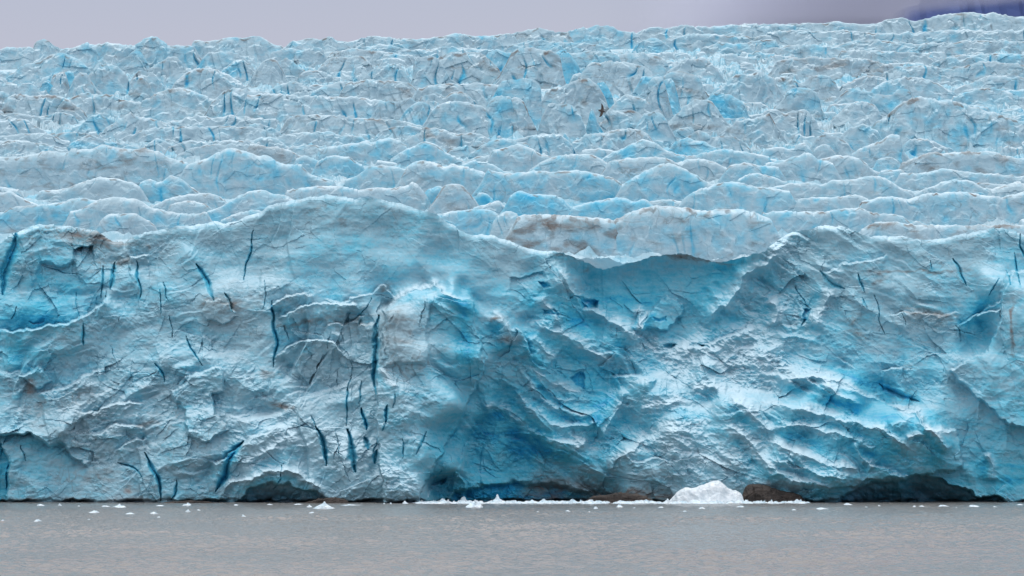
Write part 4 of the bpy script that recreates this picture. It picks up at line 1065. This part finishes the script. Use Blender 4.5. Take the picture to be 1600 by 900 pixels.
foot_thing('rock', D((1000,884),(1100,872),(1250,870),(1350,884)), ROCK, 'thin dark rock shelf just left of the arched cave', 'rock', 305, 396.0, .6, 1.8)

# ---------------------------------------------------------------- floating ice
def floe_mesh(w, h, dp, seed):
    nu, nv = 22, 9
    a = np.linspace(0, 2 * np.pi, nu, endpoint=False)
    V = []
    r_ = np.random.RandomState(seed)
    ph = r_.rand(6) * 6.28
    prof = 1 + .22 * np.sin(a * 2 + ph[0]) + .16 * np.sin(a * 3 + ph[1]) + .10 * np.sin(a * 5 + ph[2])
    for j in range(nv):
        t = j / (nv - 1)                          # 0 under water rim .. 1 crown
        rad = (1 - t ** 1.7) * (1.0 if j else 1.05)
        z = -.35 * h + 1.35 * h * t ** .8
        x = np.cos(a) * prof * rad * w / 2; y = np.sin(a) * prof * rad * dp / 2
        x = x + .22 * w * t * math.sin(ph[3])
        zz = z * (1 + .38 * np.sin(a * 2 + ph[4]) * (t < .98) + .25 * np.sin(a * 4 + ph[5] + t * 3))
        V.append(np.stack([x, y, zz if j else np.full(nu, -.4 * h)], -1))
    V = np.concatenate(V)
    V += r_.randn(*V.shape) * np.array([.02 * w, .02 * dp, .05 * h])
    Fq = []
    for j in range(nv - 1):
        for i in range(nu):
            k = (i + 1) % nu
            Fq.append((j * nu + i, j * nu + k, (j + 1) * nu + k, (j + 1) * nu + i))
    return V, Fq


# u, v, width px, height px, label
FLOES = [
 (506,795,30,7.5,'small white iceberg with one peak, below the arched cave'),
 (741,793,25,7,'jagged little white iceberg just out from the strip of brash ice'),
 (781,786,22,8.5,'tallest white lump standing in the strip of brash ice below the turquoise hollow'),
 (722,785,20,6,'rounded white lump at the left of the brash ice below the turquoise hollow'),
 (145,801,19,2.2,'long flat floe, first of two lying apart in line left of the arched cave'),
 (239,803,16,2.4,'flat white floe furthest from the cliff straight below the narrow blue cracks'),
 (203,803.5,15,1.8,'thin faint floe just left of a brighter flat floe'),
 (185,793,21,2.2,'long low row of ice scraps near the cliff, left of the arched cave'),
 (186,790,8,2.2,'little pointed scrap behind the long row of ice scraps'),
 (64,790,13,1.8,'flat floe close under the cliff near the picture edge'),
 (94,790,5,2.6,'small cube like bit of white ice close under the cliff'),
 (58,815,11,2.6,'lone floe furthest out on the water at the left'),
 (293,800,8,3.2,'small pointed floe left of the arched cave mouth'),
 (292,790,13,3.2,'pair topped floe close under the cliff just left of the arched cave'),
 (381,808,8,3.2,'little pointed floe out in front of the arched cave'),
 (484,792.5,11,2.8,'white slab floating beside the small one peaked iceberg'),
 (885,816,1,1,None),
 (931,795,7,2.6,'small bright block drifting in front of the brash strip at the middle'),
 (969,793,15,3.2,'double floe with a raised end in front of the brash strip'),
 (886,799.5,10,1.6,'flat pan furthest out in front of the turquoise hollow'),
 (1097,795,12,1.6,'low flat pan in front of the bright white mound'),
 (1158,793,13,2.2,'long floe under the right end of the bright white mound'),
 (1285,796,22,2.2,'long thin curved floe out in front of the brown rock ledge'),
 (1325,789,15,2,'thin floe at the left mouth of the dark cave'),
 (1428,792.5,7,2,'bright little floe in front of the dark cave'),
 (1475,791.5,16,1.8,'long thin floe in front of the right end of the dark cave'),
 (1522,791.5,18,1.8,'longest thin floe near the right edge of the picture'),
 (1567,768+22,1,1,None),
]
TINY = [(166,791.5,11,1.6),(250,790.5,15,1.5),(311,797.5,7,1.4),(354,799.5,10,1.4),(370,789.5,12,1.4),(466,788.5,17,1.6),(487,801.5,7,1.4),(424,809,4,1.6),(436,808.5,6,1.2),(421,788.5,8,1.2),(550,789.5,28,1.1),
        (690,798.5,7,1.1),(611,787.5,4,2.4),(600,787.5,3,2),(990,794.5,7,1.6),(1012,795,7,1.2),(1032,793,7,1.2),(841,800.5,6,1.1),(921,800.5,5,1),(1141,793.5,6,1.6),(1070,799.5,6,1.1),(1354,793,5,1.6),(1374,790.5,5,1.3),
        (1414,792,10,1.3),(1441,791.5,10,1.3),(1555,792.5,10,1.1),(1595,789,10,1.6),(1250,789.5,8,1.4),(4,814,5,1.4),(248,808.5,5,1),(138,813,6,.9),(42,791.5,5,1.2),(123,791,3,1.2),(1495,794,6,.9),(1240,797,6,.9)]


def add_floe(u, v, w, h, label, seed, group=None):
    Y = CAM_Z * F / (v - V0)
    px = Y / F
    wm, hm = w * px, max(h * px * 1.15, .10)
    V, Fq = floe_mesh(wm, hm, min(wm * .8, 2.6), seed)
    o = new_obj('ice_floe', V, Fq, FLOE)
    o.location = ((u - U0) * px, Y, 0)
    return tag(o, label, 'ice floe', group)


k = 0
for u, v, w, h, lb in FLOES:
    k += 1
    if lb: add_floe(u, v, w, h, lb, 500 + k, 'pieces of ice floating below the cliff')
for u, v, w, h in TINY[::2] + TINY[1::4]:
    k += 1
    add_floe(u, v, w, h * .7, 'tiny flat scrap of white ice adrift on the grey water', 500 + k, 'tiny ice scraps')


def brash():
    r_ = np.random.RandomState(33)
    Vs, Fs, off = [], [], 0
    for i in range(400):
        u = r_.uniform(632, 1262) if i < 470 else r_.uniform(1262, 1330)
        if r_.rand() < .25: u = r_.choice([668, 700, 727, 800, 868, 936, 1005, 1075, 1128]) + r_.randn() * 9
        Y = r_.uniform(389, 397)
        w = abs(r_.randn()) * .8 + .35
        h = abs(r_.randn()) * .13 + .10
        V, Fq = floe_mesh(w, h, w * .8, 1000 + i)
        V = V + np.array([(u - U0) / F * Y, Y, 0])
        Vs.append(V); Fs.append(np.array(Fq) + off); off += len(V)
    o = new_obj('brash_ice', np.concatenate(Vs), np.concatenate(Fs), FLOE)
    tag(o, 'strip of crowded white brash ice along the foot of the cliff below the turquoise hollow', 'brash ice', kind='stuff')


brash()

# ---------------------------------------------------------------- water
def build_water():
    m = bpy.data.materials.new('silty_water'); N = NT(m)
    pos = N.n('ShaderNodeTexCoord').outputs['Object']
    silt = N.noise(N.scale(pos, (.02, .012, 1)), 1, 3, .5)
    c = N.ramp(silt, [(.3, (.192, .180, .168)), (.7, (.232, .217, .202))])
    w1 = N.noise(N.scale(pos, (1.1, 2.6, 1)), 1, 3, .6, .3)
    w2 = N.noise(N.scale(pos, (4.5, 9, 1)), 1, 3, .6)
    bump = N.n('ShaderNodeBump', ins={'Strength': 1, 'Distance': .2, 'Height': N.math('ADD', w1, N.math('MULTIPLY', w2, .28))})
    bs = N.n('ShaderNodeBsdfPrincipled', ins={'Base Color': c, 'Roughness': .10, 'IOR': 1.33, 'Normal': bump.outputs[0]})
    N.t.links.new(bs.outputs[0], N.n('ShaderNodeOutputMaterial').inputs[0])
    # wave relief where the picture looks, one sheet running out to the horizon
    v = np.concatenate([np.linspace(960, 905, 90, endpoint=False), np.linspace(905, 784, 800)])
    Y = CAM_Z * F / (v - V0)
    Y = np.concatenate([[-9000, -500, 20, 70], Y, [440, 470, 600, 3000, 9000]])
    uu = np.linspace(-1, 1, 900)
    half = np.where((Y > 90) & (Y < 430), Y * .26, 9000.0)
    X = uu[None, :] * 80 + 0 * Y[:, None]
    X[:, 0] = -9000; X[:, -1] = 9000; X[:, 1] = -400; X[:, -2] = 400; X[:, 2] = -120; X[:, -3] = 120
    Yg = np.repeat(Y[:, None], X.shape[1], 1)
    amp = ((Y > 90) & (Y < 430)).astype(float)[:, None] * (np.abs(X) < 100)
    fetch = .35 + .65 * sstep(392, 300, Yg)
    gust = .55 + .9 * np.clip(p2(X * .06, Yg * .03, 205) + .35, 0, 1)
    z = (p2(X * .8 + .2 * Yg, Yg * .62, 201) * .13 + p2(X * 1.7, Yg * 1.1, 202) * .10 + p2(X * .2, Yg * .2, 203) * .10) * gust
    z = z * amp * fetch
    P = np.stack([X, Yg, z], -1)
    o = new_obj('water', P.reshape(-1, 3), grid_faces(*P.shape[:2])[:, ::-1], m, smooth=True)
    tag(o, kind='structure')


build_water()

# ---------------------------------------------------------------- mountain behind
def build_mountain():
    n = 160
    us = np.linspace(1290, 2500, n)
    top = np.interp(us, [1290, 1370, 1400, 1450, 1520, 1600, 1800, 2100, 2500], [80, 60, 24, -12, -45, -90, -170, -240, -180])
    Y0 = 5200.0
    top = top + p2(us / 40, us * 0, 301) * 14 + p2(us / 12, us * 0, 302) * 6
    rowsP = []
    for i in range(60):
        t = i / 59
        Y = Y0 - 900 * t + p2(us / 45, us * 0 + t * 5, 303) * 160 * math.sin(math.pi * t) + p2(us / 14, us * 0 + t * 12, 304) * 60 * math.sin(math.pi * t)
        z = (CAM_Z + (V0 - top) / F * Y0) * (1 - t)
        rowsP.append(np.stack([(us - U0) / F * Y0, Y, z], -1))
    back = [r for r in (np.stack([(us - U0) / F * Y0, np.full(n, Y0 + 1500), us * 0], -1),)]
    P = np.stack(back + rowsP)
    o = new_obj('mountain', P.reshape(-1, 3), grid_faces(*P.shape[:2]), MOUNT)
    tag(o, kind='structure')


build_mountain()

# ---------------------------------------------------------------- cloud lying on the mountain
def build_cloud():
    x0, x1 = [(p - U0) / F * 4150.0 for p in (960, 1800)]
    z0, z1 = [CAM_Z + (V0 - p) / F * 4150.0 for p in (75, -190)]
    y0, y1 = 3850.0, 4300.0
    V = [(x, y, z) for z in (z0, z1) for y in (y0, y1) for x in (x0, x1)]
    V = [(a - (x0 + x1) / 2, b - (y0 + y1) / 2, c - z0) for a, b, c in V]
    Fq = [(0, 2, 3, 1), (4, 5, 7, 6), (0, 1, 5, 4), (2, 6, 7, 3), (0, 4, 6, 2), (1, 3, 7, 5)]
    m = bpy.data.materials.new('cloud_vapour'); N = NT(m)
    pos = N.n('ShaderNodeTexCoord').outputs['Object']
    sp = N.n('ShaderNodeSeparateXYZ', ins={0: pos})
    mp = lambda sk, a, b: N.n('ShaderNodeMapRange', ins={0: sk, 1: a, 2: b}, interpolation_type='SMOOTHSTEP').outputs[0]
    nz = N.math('MULTIPLY', N.math('SUBTRACT', N.noise(N.scale(pos, (.012, .008, .03)), 1, 4, .55), .5), 60)
    nzz = N.math('MULTIPLY', nz, .35)
    cx = (x0 + x1) / 2
    X = lambda p: (p - U0) / F * 4150.0 - cx
    Zt = lambda p: CAM_Z + (V0 - p) / F * 4150.0 - z0
    xx = N.math('ADD', sp.outputs[0], nz); zz = N.math('ADD', sp.outputs[2], nzz)
    left = mp(xx, X(1405), X(1335))
    zt = N.math('SUBTRACT', zz, N.math('MULTIPLY', N.math('SUBTRACT', xx, X(1400)), .10))
    topc = mp(zt, Zt(11), Zt(-6))
    dens = N.math('MAXIMUM', left, topc)
    # thin out to nothing at the sides of the bank
    dens = N.math('MULTIPLY', dens, mp(sp.outputs[0], X(970), X(1350)))
    dens = N.math('MULTIPLY', dens, mp(sp.outputs[2], Zt(-188), Zt(-110)))
    dens = N.math('MULTIPLY', dens, .014)
    pv = N.n('ShaderNodeVolumePrincipled', ins={'Color': (.80, .82, .93, 1), 'Density': dens, 'Anisotropy': .2})
    N.t.links.new(pv.outputs[0], N.n('ShaderNodeOutputMaterial').inputs[1])
    o = new_obj('cloud', V, Fq, m)
    o.location = (cx, (y0 + y1) / 2, z0)
    tag(o, 'grey lavender cloud hanging on the dark blue mountain', 'cloud', kind='stuff')


build_cloud()

# ---------------------------------------------------------------- bird
def build_bird():
    # one lofted skin from wing tip to wing tip, the body swelling in the middle
    S = [(-.62,-.16,-.13,.004),(-.56,-.15,-.05,.010),(-.44,-.12,.05,.016),(-.30,-.10,.10,.022),(-.16,-.10,.12,.030),(-.09,-.11,.13,.045),(-.065,-.20,.17,.075),(-.04,-.27,.22,.10),(-.015,-.30,.27,.115),
         (.015,-.30,.27,.115),(.04,-.27,.22,.10),(.065,-.20,.17,.075),(.09,-.11,.13,.045),(.16,-.10,.12,.030),(.30,-.10,.10,.022),(.44,-.12,.05,.016),(.56,-.15,-.05,.010),(.62,-.16,-.13,.004)]
    n = 16
    V = []
    for (s, x0, x1, th) in S:
        for k in range(n):
            a = 2 * math.pi * k / n
            c = math.cos(a)
            taper = 1 - .55 * max(0, -c) ** 2 - .25 * max(0, c) ** 3
            V.append(((x0 + x1) / 2 + (x1 - x0) / 2 * c, s, math.sin(a) * th * .5 * taper + .10 * abs(s)))
    Fq = []
    for i in range(len(S) - 1):
        for k in range(n):
            k2 = (k + 1) % n
            Fq.append((i * n + k, i * n + k2, (i + 1) * n + k2, (i + 1) * n + k))
    c0 = len(V); V.append((-.145, -.625, .06)); c1 = len(V); V.append((-.145, .625, .06))
    tr = [(c0, (k + 1) % n, k) for k in range(n)] + [(c1, (len(S) - 1) * n + k, (len(S) - 1) * n + (k + 1) % n) for k in range(n)]
    m = bpy.data.materials.new('brown_feathers'); N = NT(m)
    pos = N.n('ShaderNodeTexCoord').outputs['Object']
    nz = N.noise(pos, 14, 4, .6)
    bs = N.n('ShaderNodeBsdfPrincipled', ins={'Base Color': N.ramp(nz, [(.35, (.014, .011, .010)), (.7, (.055, .043, .038))]), 'Roughness': .8})
    N.t.links.new(bs.outputs[0], N.n('ShaderNodeOutputMaterial').inputs[0])
    o = new_obj('bird', V, Fq, m, smooth=True, tris=tr)
    Y = 220.0
    o.location = ((940.5 - U0) / F * Y, Y, CAM_Z + (V0 - 173.5) / F * Y)
    # banking hard: wings close to upright
    o.rotation_euler = (math.radians(66), math.radians(14), math.radians(12))
    tag(o, 'dark brown seabird banking in flight in front of the glacier', 'bird')


build_bird()

# ---------------------------------------------------------------- world, sun, camera
w = bpy.data.worlds.new('World'); scene.world = w; w.use_nodes = True
t = w.node_tree; t.nodes.clear()


class WN(NT):
    def __init__(s): s.t = t


N = WN()
sun_el, sun_az = math.radians(80), math.radians(-35)
sky = N.n('ShaderNodeTexSky', sky_type='NISHITA', sun_disc=False, sun_elevation=sun_el, sun_rotation=sun_az, air_density=1.0, dust_density=4.0, ozone_density=1.0)
gen = N.n('ShaderNodeTexCoord').outputs['Generated']
sep = N.n('ShaderNodeSeparateXYZ', ins={0: gen})
up = N.math('MAXIMUM', sep.outputs[2], 0)
# cloud deck: lavender grey low down, brighter overhead, darker towards the mountain
low = N.ramp(N.math('MULTIPLY_ADD', up, 10, -1.36, clamp=True), [(0, (5.0, 5.1, 6.15)), (.35, (4.5, 4.9, 6.1)), (1, (4.4, 4.85, 6.05))])
cl = N.noise(N.scale(gen, (6, 6, 22)), 1, 4, .5, .3)
side = N.math('MULTIPLY_ADD', sep.outputs[0], 5.2, .0)
side = N.math('ADD', side, N.math('MULTIPLY', N.math('SUBTRACT', cl, .5), .5))
side = N.n('ShaderNodeMapRange', ins={0: side, 1: .1, 2: .85, 3: 1.0, 4: .30}, interpolation_type='SMOOTHSTEP').outputs[0]
low = N.mix(N.math('SUBTRACT', 1, side), low, (2.0, 2.15, 4.2))
high = (12.5, 12.9, 13.6)
deck = N.mix(N.n('ShaderNodeMapRange', ins={0: up, 1: .16, 2: .52}, interpolation_type='SMOOTHSTEP').outputs[0], low, high)
behind = N.n('ShaderNodeMapRange', ins={0: sep.outputs[1], 1: .35, 2: -.8, 3: 1.0, 4: 1.32}, interpolation_type='SMOOTHSTEP').outputs[0]   # added fill: unseen sky behind the camera brightened to light the ice front
deck = N.n('ShaderNodeVectorMath', operation='SCALE', ins={0: deck, 3: behind}).outputs[0]
col = N.mix(.9, sky.outputs[0], deck)
bg = N.n('ShaderNodeBackground', ins={0: col, 1: .1})
t.links.new(bg.outputs[0], N.n('ShaderNodeOutputWorld').inputs[0])

sl = bpy.data.lights.new('sun', 'SUN'); sl.energy = .85; sl.angle = math.radians(25); sl.color = (1, .97, .93)
so = bpy.data.objects.new('sun', sl); COL.objects.link(so)
# light comes from high up, in front and to the left of the glacier
so.rotation_euler = (math.radians(90) - sun_el, 0, math.radians(-28))

cd = bpy.data.cameras.new('camera'); co = bpy.data.objects.new('camera', cd); COL.objects.link(co)
cd.sensor_width = 36; cd.lens = F / 1600 * 36
cd.shift_y = (V0 - 450) / 1600
cd.clip_start = .5; cd.clip_end = 30000
co.location = (0, 0, CAM_Z); co.rotation_euler = (math.radians(90), 0, 0)
scene.camera = co
scene.view_settings.view_transform = 'Standard'
scene.view_settings.look = 'None'
scene.view_settings.exposure = .1
scene.view_settings.gamma = 1
scene.cycles.max_bounces = 8
scene.cycles.diffuse_bounces = 5
scene.cycles.volume_bounces = 3
scene.cycles.volume_step_rate = 1.0
scene.cycles.use_denoising = True
